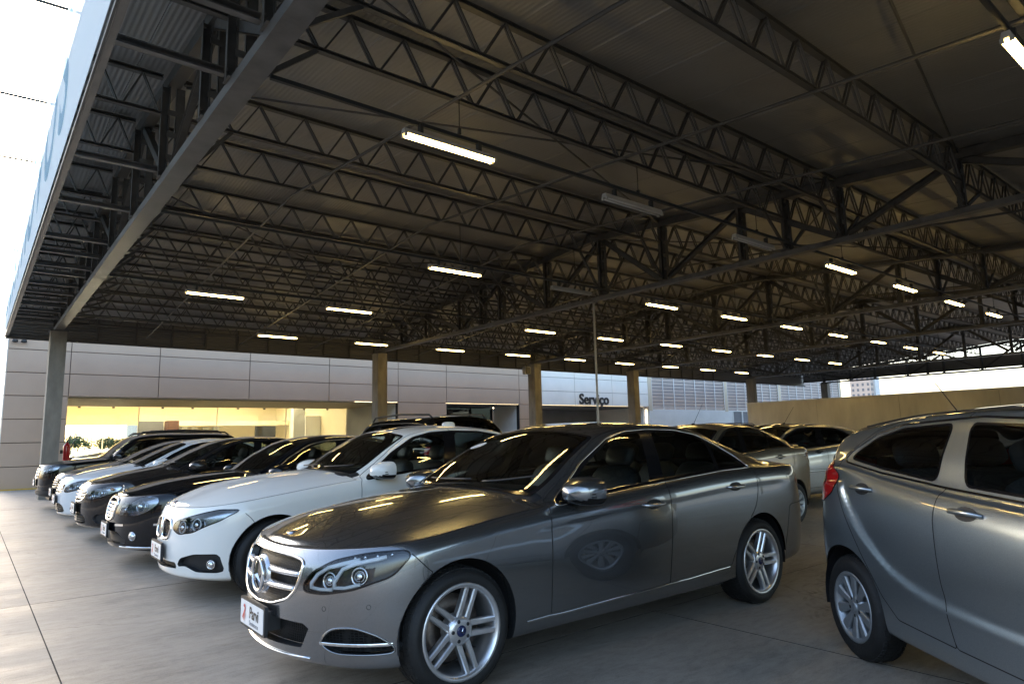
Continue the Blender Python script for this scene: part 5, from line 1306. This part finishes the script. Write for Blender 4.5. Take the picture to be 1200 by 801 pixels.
# ---- white gran-turismo hatch with twin kidney grille
def car_white():
    sp = warp(base_spec(), list(zip(XK, [0, .80, 1.50, 2.22, 2.72, 3.62, 3.72, 4.35, 4.80])), [(0, 0), (.5, .49), (.76, .775), (.97, 1.025), (1.06, 1.10), (1.458, 1.512)], .985)
    sp['wheel'] = (.335, .24, .225, .895, 'multi', M_alloyd); sp['arch'] = .375; sp['nf'] = 2.2; sp['trim'] = (.014, M_blk, None); sp['hmat'] = None; sp.pop('trunk')
    KI = rpoly([(.035, .515), (.225, .525), (.262, .60), (.24, .685), (.05, .70), (.03, .62)], .035)
    HL = rpoly([(.305, .61), (.42, .575), (.60, .60), (.80, .70), (.875, .785), (.77, .79), (.55, .735), (.33, .68), (.30, .655)], .025)
    FG = rpoly([(.40, .30), (.45, .375), (.62, .42), (.80, .425), (.815, .28), (.78, .265), (.63, .27), (.52, .315)], .03)
    LI = sym([(0, .335), (.38, .335), (.40, .285), (0, .27)])
    sp['regions'] = [('kid', fpoly(KI, .6), ('body',)), ('lamp', fpoly(HL, .75), ('body',)), ('fogv', fpoly(FG, .7), ('body',)), ('intake', fpoly(LI, .6), ('body',)), ('bumper', lambda x, y, z, u, v: np.maximum(x-(.50+(.79-z)*1.0), z-.775), ('body',))]
    def front(car, bd, sp, paint):
        bd.part('bumper', 'front_bumper', paint, car); bd.strip('bumper', 'panel_gap', M_seam, car, .005, keep=lambda x, y, z, u, v: (z > .6) & (x > .53) & (y > .6))
        opening(car, bd, 'kid', 'kidney_grille', M_plas, .06, M_blk, frame=(.026, M_chrome, .012))
        for sd in (-1, 1):
            for k in range(9):
                y = .05+.024*k; p, n = bd.atf(y, .60); MB().box((p.x+.002, sd*y-.003, .545), (p.x+.03, sd*y+.003, .67)).build('grille_slat', M_blk, car)
            lamp_unit(car, bd, 'lamp', sd, ((.42, .635, .045), (.60, .665, .045)), 'rings', M_bucket, .06, M_bez)
        opening(car, bd, 'fogv', 'corner_vent', M_plas, .05, M_plas); opening(car, bd, 'intake', 'lower_intake', M_honey, .05)
        fog(car, bd, .75, .335, .034)
        p, n = bd.atf(0, .42); plate(car, Vector((p.x-.03, 0, .41)), Vector((-1, 0, 0)), 'dealer')
        b = MB(); b.lathe([(0, .004), (.036, .004), (.040, 0)], 24, 'z'); b.build('round_badge', M_blue, car, (.16, 0, float(bd.zh(.16))+.002), (0, R_(-25), 0))
        b = MB(); sellip(b, (3.2, 0, float(bd.zc(3.2))+.01), (.09, .03, .05)); b.build('roof_fin', paint, car)
        b = MB(); b.add([(2.36, -.38, 0), (2.95, -.38, 0), (2.95, .38, 0), (2.36, .38, 0)], [(0, 1, 2, 3)])
        bd2 = [(x, y, float(bd.zc(x))-.028*(abs(y)/.4)**2+.006) for x in np.linspace(2.34, 2.9, 8) for y in np.linspace(-.4, .4, 9)]
        b = MB(); b.add(bd2, [(i*9+j, i*9+j+1, i*9+10+j, i*9+9+j) for i in range(7) for j in range(8)], True); b.build('glass_sunroof', M_blk, car)
        for y0, y1 in ((-.2, -.66), (.45, -.05)): wiper(car, [(1.52+.2*y*y+.04*t, y, float(bd.zc(1.54+.05*t+.12*y*y))-.05*y*y+.012) for t in np.linspace(0, 1, 6) for y in (y0+(y1-y0)*t,)])
    make_car('hatch_sedan', sp, (1.39, 6.95, 0), -.012, 'white gran turismo hatchback with black kidney grille beside the grey sedan', 'car', GROUP, carpaint('alpine_white', (.84, .81, .75), 0.0, .35, .02), 1.2, front, None, (M_glassf, M_glasst, M_glassd), M_seat, tread=True)
car_white()
# ---- black sedan with four oval lamps
def car_black():
    sp = warp(base_spec(), list(zip(XK, [0, .84, 1.42, 2.12, 2.6, 3.4, 3.70, 4.05, 4.82])), [(0, 0), (.5, .50), (.76, .765), (1.02, 1.01), (1.458, 1.45)], .975)
    sp['nf'] = 2.05; sp['wheel'] = (.32, .225, .22, .88, 'five', M_alloyd)
    GR = sym([(0, .765), (.17, .762), (.25, .74), (.262, .70), (.215, .545), (.15, .52), (0, .512)])
    el = lambda cy, cz, a, b, t: [(cy+a*math.cos(q)*math.cos(t)-b*math.sin(q)*math.sin(t), cz+a*math.cos(q)*math.sin(t)+b*math.sin(q)*math.cos(t)) for q in np.linspace(0, 2*math.pi, 28, endpoint=False)]
    sp['regions'] = [('grille', fpoly(GR, .6), ('body',)), ('lamp1', fpoly(el(.655, .685, .165, .098, .42), .75), ('body',)), ('lamp2', fpoly(el(.43, .645, .105, .062, .75), .7), ('body',)),
        ('intake', fpoly(sym([(0, .40), (.36, .40), (.52, .30), (.46, .265), (0, .26)]), .6), ('body',)), ('band', fpoly(rpoly([(-.1, .47), (.90, .50), (.90, .478), (-.1, .448)], .01), .8), ('body',))]
    def front(car, bd, sp, paint):
        opening(car, bd, 'grille', 'grille', M_plas, .05, M_satin, frame=(.03, M_chrome, .014)); bars(car, bd, (.555, .592, .63, .668, .706), 0, .215, .012, M_chrome)
        for sd in (-1, 1): lamp_unit(car, bd, 'lamp1', sd, ((.655, .685, .055),), (), M_bucket, .05); lamp_unit(car, bd, 'lamp2', sd, ((.43, .645, .035),), (), M_bucket, .04)
        opening(car, bd, 'intake', 'lower_intake', M_plas, .05); bd.part('band', 'bumper_strip', M_chrome, car, off=.004); fog(car, bd, .60, .36, .045)
        bars(car, bd, (.235,), .38, .85, .014, M_chrome, 'lip_strip', -.004, dep=.006)
        p, n = bd.atf(0, .42); plate(car, Vector((p.x-.03, 0, .41)), Vector((-1, 0, 0)), 'dealer')
        e = empty('hood_star', (.20, 0, float(bd.zh(.20))), -math.pi/2, car); b = MB(); b.tube([(.035*math.cos(2*math.pi*k/20), 0, .045+.035*math.sin(2*math.pi*k/20)) for k in range(20)], .003, 6, closed=True); b.tube([(0, 0, 0), (0, 0, .012)], .004, 6); b.build('star_ring', M_chrome, e)
        b = MB(); star(b, .034, 0, .003); b.v = [(x, y, z+.045) for x, y, z in b.v]; b.build('star', M_chrome, e)
    make_car('classic_sedan', sp, (1.28, 9.2, 0), -.01, 'black sedan with oval twin headlights and chrome grille beside the white hatchback', 'car', GROUP, carpaint('obsidian_black', (.004, .0045, .006), .0, .3), .9, front, None, (M_glassf, M_glassd, M_glassd), M_seat)
car_black()
# ---- two compact sedans of one shape, brown-grey and white, and a dark one behind them
def compact(nm, loc, label, paint, dens, var=0):
    sp = warp(base_spec(), list(zip(XK, [0, .92, 1.16, 1.98, 2.44, 3.16, 3.52, 3.88, 4.54])), [(0, 0), (.5, .53), (.76, .80), (1.02, 1.045), (1.458, 1.475)], .953)
    sp['wheel'] = (.315, .205, .2, .862, 'multi' if var else 'ten', M_alloyd); sp['arch'] = .35; sp['trim'] = (.012, M_blk, None); sp['hmat'] = None; sp['nf'] = 2.15; sp['hood_v'] = .02
    GR = sym([(0, .755), (.20, .752), (.40, .735), (.43, .71), (.34, .60), (.25, .585), (0, .58)])
    HL = rpoly([(.40, .605), (.52, .60), (.70, .645), (.82, .72), (.83, .80), (.70, .795), (.54, .745), (.43, .68)], .03)
    LI = sym([(0, .42), (.28, .42), (.40, .38), (.44, .29), (.38, .27), (0, .265)])
    FG = rpoly([(.56, .31), (.60, .40), (.74, .42), (.79, .36), (.76, .29), (.63, .28)], .03)
    sp['regions'] = [('grille', fpoly(GR, .6), ('body',)), ('lamp', fpoly(HL, .75), ('body',)), ('intake', fpoly(LI, .6), ('body',)), ('fogv', fpoly(FG, .7), ('body',)), ('bumper', lambda x, y, z, u, v: np.maximum(x-(.57+(.80-z)*1.0), z-.785), ('body',))]
    def front(car, bd, sp, paint):
        bd.part('bumper', 'front_bumper', paint, car); bd.strip('bumper', 'panel_gap', M_seam, car, .005, keep=lambda x, y, z, u, v: (z > .6) & (x > .53) & (y > .6))
        opening(car, bd, 'grille', 'grille', M_plas, .06, M_blk, frame=(.014, M_chrome if not var else paint, .006)); bars(car, bd, (.628, .672, .714), 0, .36 if not var else .33, .013, M_chrome if var != 1 else paint)
        for sd in (-1, 1): lamp_unit(car, bd, 'lamp', sd, ((.52, .655, .04), (.66, .70, .045)), (), M_bucket, .05, amber=((.76, .755, .03),))
        opening(car, bd, 'intake', 'lower_intake', M_plas, .05); bars(car, bd, (.30, .34, .38), 0, .36, .007, M_plas, 'intake_bar'); opening(car, bd, 'fogv', 'fog_recess', M_plas, .03)
        p, n = bd.atf(0, .48); plate(car, Vector((p.x-.03, 0, .475)), Vector((-1, 0, 0)), 'dealer')
        for y0, y1 in ((-.15, -.6), (.4, -.05)): wiper(car, [(1.18+.2*y*y+.04*t, y, float(bd.zc(1.20+.05*t+.12*y*y))-.05*y*y+.014) for t in np.linspace(0, 1, 6) for y in (y0+(y1-y0)*t,)])
    make_car(nm, sp, loc, -.008, label, 'car', GROUP, paint, dens, front, None, (M_glassf, M_glasst, M_glasst), M_seatg, sill=None)
compact('compact_sedan', (1.24, 11.9, 0), 'dark brownish grey compact sedan between the black sedan and the white sedan', carpaint('brown_grey', (.022, .018, .016), .3, .3), .8, 0)
compact('compact_sedan', (1.2, 14.25, 0), 'white compact sedan with chrome slatted grille between two dark sedans', carpaint('polar_white', (.76, .76, .75), 0, .35, .02), .7, 2)
compact('compact_sedan', (1.34, 16.65, 0), 'dark grey compact sedan just behind the white compact sedan, mostly hidden', carpaint('graphite', (.02, .022, .026), .3, .35), .6, 1)
# ---- boxy SUVs
def suv(nm, loc, rz, label, paint, dens=.55, rails=M_black, dealer=True, mir=True):
    sp = warp(base_spec(), list(zip(XK, [0, .82, 1.25, 1.85, 2.4, 3.9, 3.98, 4.30, 4.53])), [(0, 0), (.2, .30), (.31, .42), (.5, .62), (.6, .74), (.69, .86), (.76, .97), (1.0, 1.11), (1.06, 1.15), (1.458, 1.66)], .985, 1.08)
    sp['axles'] = (.82, 3.575); sp['wheel'] = (.36, .24, .235, .9, 'five', M_alloyd); sp['arch'] = .405; sp['nf'] = 2.6; sp['nr'] = 3.4; sp['hood_v'] = .02; sp.pop('trunk'); sp['trim'] = (.014, M_blk, None); sp['hmat'] = None
    sp['rail_z'] = [(a, b) for a, b in sp['rail_z'] if a < 2.9]+[(3.5, 1.60), (4.05, 1.57), (4.30, 1.40), (4.44, 1.15)]; sp['cab'] = [(a, b) for a, b in sp['cab'] if a < 2.9]+[(3.5, 1.66), (4.1, 1.63), (4.28, 1.50), (4.46, 1.16)]
    sp['rail_y'] = [(a, b) for a, b in sp['rail_y'] if a < 2.9]+[(3.5, .67), (4.1, .68), (4.44, .78)]
    sp['dlo'] = rpoly([(1.42, 1.06), (2.5, 1.11), (4.08, 1.15), (4.0, 1.50), (3.4, 1.535), (2.4, 1.545), (1.95, 1.50)], .05)
    sp['side_glass'] = [('fw', rpoly([(1.5, 1.085), (2.3, 1.125), (2.36, 1.52), (1.98, 1.48)], .04)), ('rw', rpoly([(2.45, 1.13), (3.2, 1.155), (3.25, 1.515), (2.5, 1.525)], .04)), ('qw', rpoly([(3.32, 1.16), (4.02, 1.17), (3.93, 1.47), (3.36, 1.505)], .04))]
    sp['doors'] = [('fdoor', [(1.36, .46), (1.38, 1.06), (1.9, 1.56), (2.42, 1.60), (2.40, 1.1), (2.38, .46)]), ('rdoor', [(2.30, .46), (2.3, 1.1), (2.3, 1.60), (3.28, 1.59), (3.32, 1.1), (3.2, .8), (3.1, .6), (3.08, .46)])]
    sp['handles'] = [(2.28, 1.0), (3.18, 1.03)]; sp['backlight'] = (4.10, -.05, 4.42, -.06); sp['mirror'] = (1.55, .98, 1.14, 1.15, M_plas); sp['xs'] = (2.1, 3.05)
    GR = sym([(0, .96), (.30, .955), (.38, .93), (.36, .74), (.28, .70), (0, .69)]); HL = rpoly([(.44, .78), (.60, .77), (.84, .86), (.86, .96), (.70, .975), (.45, .93)], .03)
    sp['regions'] = [('grille', fpoly(GR, .6), ('body',)), ('lamp', fpoly(HL, .75), ('body',)), ('intake', fpoly(sym([(0, .52), (.45, .52), (.5, .42), (0, .40)]), .6), ('body',)),
        ('clad', lambda x, y, z, u, v: z-.42, ('body',)), ('tail', lambda x, y, z, u, v: np.maximum(sd_poly(x, z, [(4.2, .85), (4.26, 1.12), (4.6, 1.12), (4.6, .85)]), .5-y), ('body',))]
    def front(car, bd, sp, paint):
        opening(car, bd, 'grille', 'grille', M_plas, .05, M_satin, frame=(.022, M_chrome, .01)); bars(car, bd, (.76, .82, .88), 0, .33, .018, M_satin)
        for sd in (-1, 1):
            lamp_unit(car, bd, 'lamp', sd, ((.55, .85, .045), (.70, .88, .045)), (), M_bucket, .05); bd.part('tail', 'tail_light', M_red, car, sides=(sd,))
            zz = 1.60
            if rails: b = MB(); b.tube([(1.95, sd*.60, 1.60), (2.05, sd*.61, 1.675), (3.0, sd*.61, 1.705), (3.95, sd*.60, 1.665), (4.05, sd*.59, 1.60)], .017, 8); b.build('roof_rail', rails, car)
        opening(car, bd, 'intake', 'lower_intake', M_plas, .04); bd.part('clad', 'lower_cladding', M_plas, car)
        p, n = bd.atf(0, .60)
        if dealer: plate(car, Vector((p.x-.03, 0, .60)), Vector((-1, 0, 0)), 'dealer')
    return make_car(nm, sp, loc, rz, label, 'car', GROUP, paint, dens, front, None, (M_glassf, M_glassd, M_glassd), M_seat)[0]
suv('suv', (1.2, 18.8, 0), -.005, 'black SUV at the far end of the row next to the concrete column', carpaint('suv_black', (.004, .0045, .005), .0, .3), .65)
suv('suv', (7.25, 15.0, 0), R_(-90)+.03, 'black SUV with roof rails, only its roof showing over the white hatchback', carpaint('suv_black2', (.006, .006, .006), .0, .3), .45, M_black, False).scale = (1.06, 1.06, 1.09)
suv('suv', (10.85, 14.2, 0), R_(-90), 'pale SUV whose roof shows above the grey sedan roof below the Serviço sign', carpaint('suv_lamplit_silver', (.42, .37, .27), .5, .35), .45, None, False)  # silver SUV, the lamps' golden tint on its roof put into the paint
suv('suv', (21.9, 17.6, 0), R_(-90), 'small dark off-roader with roof rails far off before the white boundary wall', carpaint('suv_dark', (.02, .022, .02), .2, .3), .4, M_black, False)
# ---- beige sedan seen from behind
def car_beige():
    sp = warp(base_spec(), list(zip(XK, [0, .78, 1.02, 1.72, 2.1, 2.85, 3.28, 3.42, 4.12])), [(0, 0), (.5, .54), (.76, .83), (1.02, 1.07), (1.1, 1.145), (1.458, 1.49)], .92)
    sp['wheel'] = (.30, .195, .185, .83, 'ten', M_alloyd); sp['arch'] = .335; sp['trim'] = (.012, M_blk, None); sp['hmat'] = None; sp['nr'] = 2.9
    TL = rpoly([(3.56, .97), (3.66, 1.06), (4.2, 1.08), (4.2, .80), (3.86, .82), (3.74, .92)], .03)
    sp['regions'] = [('tail', sidepoly(TL, .4), ('body',)), ('rbumper', lambda x, y, z, u, v: np.maximum(3.55+(z-.3)*.3-x, z-.68), ('body',)), ('lamp', fpoly(rpoly([(.38, .66), (.6, .65), (.8, .74), (.8, .84), (.5, .80)], .03), .7), ('body',))]
    def rear(car, bd, sp, paint):
        bd.part('rbumper', 'rear_bumper', paint, car); bd.strip('rbumper', 'panel_gap', M_seam, car, .006, keep=lambda x, y, z, u, v: y > .4)
        for sd in (-1, 1):
            t = empty('tail_light', (0, 0, 0), 0, car); bd.part('tail', 'tail_lens', M_reddark, t, sides=(sd,)); bd.strip('tail', 'lens_seal', M_chrome, t, .012, .001, .004, sides=(sd,)); lamp_unit(car, bd, 'lamp', sd, ((.55, .72, .05),), (), M_refl)
        b = MB(); b.tube([(4.03, y, 1.16-.02*abs(y)) for y in np.linspace(-.3, .3, 7)], .010, 6); b.build('boot_trim', M_chrome, car)
        antenna(car, (2.0, 0, float(bd.zc(2.0))), .4, .7)
    make_car('notchback_sedan', sp, (6.28, 5.98, 0), 0.0, 'beige silver notchback sedan whose boot shows behind the grey sedan', 'car', GROUP, carpaint('beige_silver', (.36, .315, .235), .8, .28), .8, None, rear, (M_glassf, M_glassd, M_glassd), M_seatg)
car_beige()
# ---- hatchbacks
def hatch_spec(kind):
    sp = base_spec(); sp.pop('trunk')
    if kind == 'near':     # close silver hatch on the right, right rear quarter in view
        sp.update(L=3.90, xf=.62, xr=3.42, nf=2.2, nr=2.5, belt=1.0, xs=(1.9, 2.75),
        W=[(0, .82), (.78, .838), (1.5, .845), (2.4, .848), (3.0, .846), (3.28, .852), (3.6, .835), (3.9, .80)],
        lev=[(.2, 3.74, .13, [(0, .2), (1.2, .19), (2.9, .20), (3.3, .24), (3.9, .30)]), (.08, 3.85, .035, [(0, .24), (1.2, .225), (2.85, .235), (3.3, .28), (3.9, .33)]), (.05, 3.90, .012, [(0, .34), (1.2, .31), (2.9, .33), (3.9, .45)]),
             (.04, 3.90, .004, [(0, .48), (1.3, .48), (2.9, .52), (3.9, .58)]), (.05, 3.87, 0, [(0, .62), (1.3, .66), (2.9, .72), (3.9, .76)]), (.08, 3.78, .010, [(0, .74), (1.2, .82), (2.2, .90), (2.9, .95), (3.4, .97), (3.9, .94)]),
             (.13, 3.70, .05, [(0, .82), (1.2, .95), (1.9, .99), (2.4, 1.02), (2.9, 1.065), (3.35, 1.12), (3.9, 1.10)])],
        deck=[(.1, .83), (.5, .98), (1.0, 1.07), (2.0, 1.08), (3.2, 1.15), (3.8, 1.12)],
        cab=[(.95, 1.06), (1.15, 1.12), (1.6, 1.36), (1.85, 1.435), (2.2, 1.468), (2.7, 1.462), (3.2, 1.425), (3.5, 1.385), (3.58, 1.33), (3.70, 1.15), (3.75, 1.10)],
        rail_z=[(1.0, 1.0), (1.25, 1.10), (1.62, 1.31), (1.9, 1.395), (2.2, 1.42), (2.7, 1.41), (3.2, 1.365), (3.48, 1.315), (3.60, 1.22), (3.70, 1.12)], rail_y=[(1.0, .74), (1.6, .64), (2.2, .585), (2.8, .58), (3.3, .60), (3.7, .68)],
        axles=(.78, 3.28), arch=.345, arch_dz=.012, wheel=(.298, .197, .185, .83, 'ten', M_alloyd),
        dlo=rpoly([(1.18, 1.0), (1.9, 1.025), (2.42, 1.055), (2.95, 1.10), (3.33, 1.155), (3.29, 1.21), (3.12, 1.32), (2.9, 1.37), (2.3, 1.395), (1.9, 1.37), (1.6, 1.28)], .03),
        side_glass=[('fw', rpoly([(1.3, 1.03), (1.9, 1.05), (2.30, 1.072), (2.36, 1.365), (1.92, 1.345), (1.62, 1.26)], .03)), ('rw', rpoly([(2.50, 1.082), (2.95, 1.125), (3.27, 1.175), (3.10, 1.295), (2.9, 1.345), (2.49, 1.365)], .035))],
        windscreen=(1.03, .2, 1.80, -.02), backlight=(3.50, -.03, 3.72, -.05),
        doors=[('fdoor', [(1.2, .31), (1.18, .9), (1.14, 1.0), (1.6, 1.33), (1.9, 1.42), (2.40, 1.44), (2.415, 1.1), (2.44, .9), (2.43, .6), (2.36, .33)]), ('rdoor', [(2.25, .328), (2.30, .6), (2.3, .9), (2.3, 1.1), (2.3, 1.44), (2.9, 1.41), (3.15, 1.34), (3.36, 1.17), (3.35, 1.08), (3.24, .85), (3.08, .62), (2.93, .44), (2.80, .345)])],
        handles=[(2.22, .955), (3.06, 1.005)], hlen=.2, hood=(1.0, .15), mirror=(1.42, .9, 1.05, 1.0, M_plas), mled=False)
    return sp
def car_near_hatch():
    sp = hatch_spec('near'); sp['hmat'] = None; sp['trim'] = (.012, M_blk, None); sp['spin'] = .1; sp['rcrown'] = 2.2; sp['pillar'] = carpaint('hatch_pillar', (.37, .41, .435), .85, .28)
    sp['disp'] = [(prof([(1.2, .46), (2.0, .47), (2.5, .50), (2.8, .57), (3.05, .72), (3.2, .88), (3.28, 1.0)]), 1.2, 3.6, .022, .03, .22, 1)]
    TL = rpoly([(3.31, 1.075), (3.36, .97), (3.50, .90), (3.95, .90), (3.95, 1.20), (3.60, 1.22), (3.47, 1.15)], .03)
    sp['regions'] = [('tail', sidepoly(TL, .35), ('body',)), ('rbumper', lambda x, y, z, u, v: np.maximum(3.56+(z-.3)*.12-x, z-.70), ('body',)),
                     ('tail2', sidepoly(rpoly([(3.45, 1.02), (3.55, 1.01), (3.95, 1.02), (3.95, 1.09), (3.58, 1.085), (3.48, 1.07)], .02), .35), ('tail',))]
    def rear(car, bd, sp, paint):
        bd.part('rbumper', 'rear_bumper', paint, car); bd.strip('rbumper', 'panel_gap', M_seam, car, .005, keep=lambda x, y, z, u, v: y > .4)
        for sd in (-1, 1):
            t = empty('tail_light', (0, 0, 0), 0, car); bd.part('tail', 'tail_lens', M_red, t, sides=(sd,), off=.006); bd.strip('tail', 'lens_seal', M_seam, t, .008, sides=(sd,))
            bd.part('tail2', 'reverse_lens', M_refl, t, sides=(sd,), off=.006); bd.strip('tail2', 'lens_rib', M_reddark, t, .008, .007, sides=(sd,))
            # swage line rising across both doors
            # pillar appliques painted
        antenna(car, (3.30, 0, float(bd.zc(3.30))+.0), .32, .75)
        b = MB(); V = []
        for i, x in enumerate(np.linspace(3.34, 3.62, 6)):
            for y in np.linspace(-.56, .56, 13): V.append((x, y, float(bd.zc(min(x, 3.5)))+.012-.06*(y/.6)**2-.02*max(0, x-3.5)/.12))
        b.add(V, [(i*13+j, i*13+j+1, i*13+14+j, i*13+13+j) for i in range(5) for j in range(12)], True); b.build('roof_spoiler', paint, car)
        for sd in (-1, 1):
            b = MB(); pts = [(x, sd*(float(bd.yr(x))+.012), float(bd.zr(x))+.012) for x in np.linspace(1.7, 3.3, 16)]; b.tube(pts, .006, 6); b.build('roof_gutter', M_seam, car)
    # place from the rear wheel's outer face
    rz = R_(53.2); c, s_ = math.cos(rz), math.sin(rz); wx_, wy_ = 4.19, 1.975; ox = wx_-(c*3.28-s_*.83); oy = wy_-(s_*3.28+c*.83)
    make_car('compact_hatchback', sp, (ox, oy, 0), rz, 'silver grey hatchback close on the right showing its right rear quarter', 'car', GROUP, carpaint('hatch_silver', (.37, .41, .435), .85, .28), 1.3, None, rear, (M_glassf, M_glassd, M_glassd), M_seatg, tread=True)
car_near_hatch()
def car_far_hatch():
    sp = warp(hatch_spec('near'), [(0, 0), (3.9, 4.05)], [(0, 0), (1.1, 1.10), (1.468, 1.50)], 1.0); sp['wheel'] = (.30, .205, .185, .83, 'five', M_alloyd); sp['trim'] = (.012, M_blk, None); sp['hmat'] = M_blk
    sp['regions'] = [('tail', sidepoly(rpoly([(3.66, .80), (3.70, 1.10), (4.1, 1.1), (4.1, .80)], .03), .3), ('body',))]
    def rear(car, bd, sp, paint):
        for sd in (-1, 1):
            bd.part('tail', 'tail_light', M_red, car, sides=(sd,))
            b = MB(); V = []; m = 16
            for i in range(m+1):
                p, n = bd.at(1.3+2.0*i/m, .62, sd); V += [p+n*.002-Vector((0, 0, .02)), p+n*.014, p+n*.002+Vector((0, 0, .02))]
            b.add(V, [(i*3+k, i*3+k+1, i*3+4+k, i*3+3+k) for i in range(m) for k in range(2)], True); b.build('side_moulding', paint, car)
        antenna(car, (2.4, 0, float(bd.zc(2.4))), .45, .75)
    make_car('small_hatchback', sp, (10.2, 7.42, 0), R_(-12), 'silver small hatchback in side view between the beige sedan and the near hatchback', 'car', GROUP, carpaint('light_silver', (.40, .40, .39), .8, .28), .8, None, rear, (M_glassf, M_glassd, M_glassd), M_seatg)
car_far_hatch()
# off-roaders with the lit showroom's golden glow put into their paint
for (loc, lab, pt) in (((2.45, 25.5, 0), 'golden SUV between the concrete column and the lit showroom', (.36, .26, .10)), ((3.0, 30.4, 0), 'SUV painted in the same warm glow in the showroom porch behind the golden one', (.30, .22, .10))):
    suv('suv', loc, 0, lab, carpaint('glow_gold_%.0f' % loc[1], pt, .6, .35), .45, M_plas, False).scale = (1.1, 1.06, 1.1)
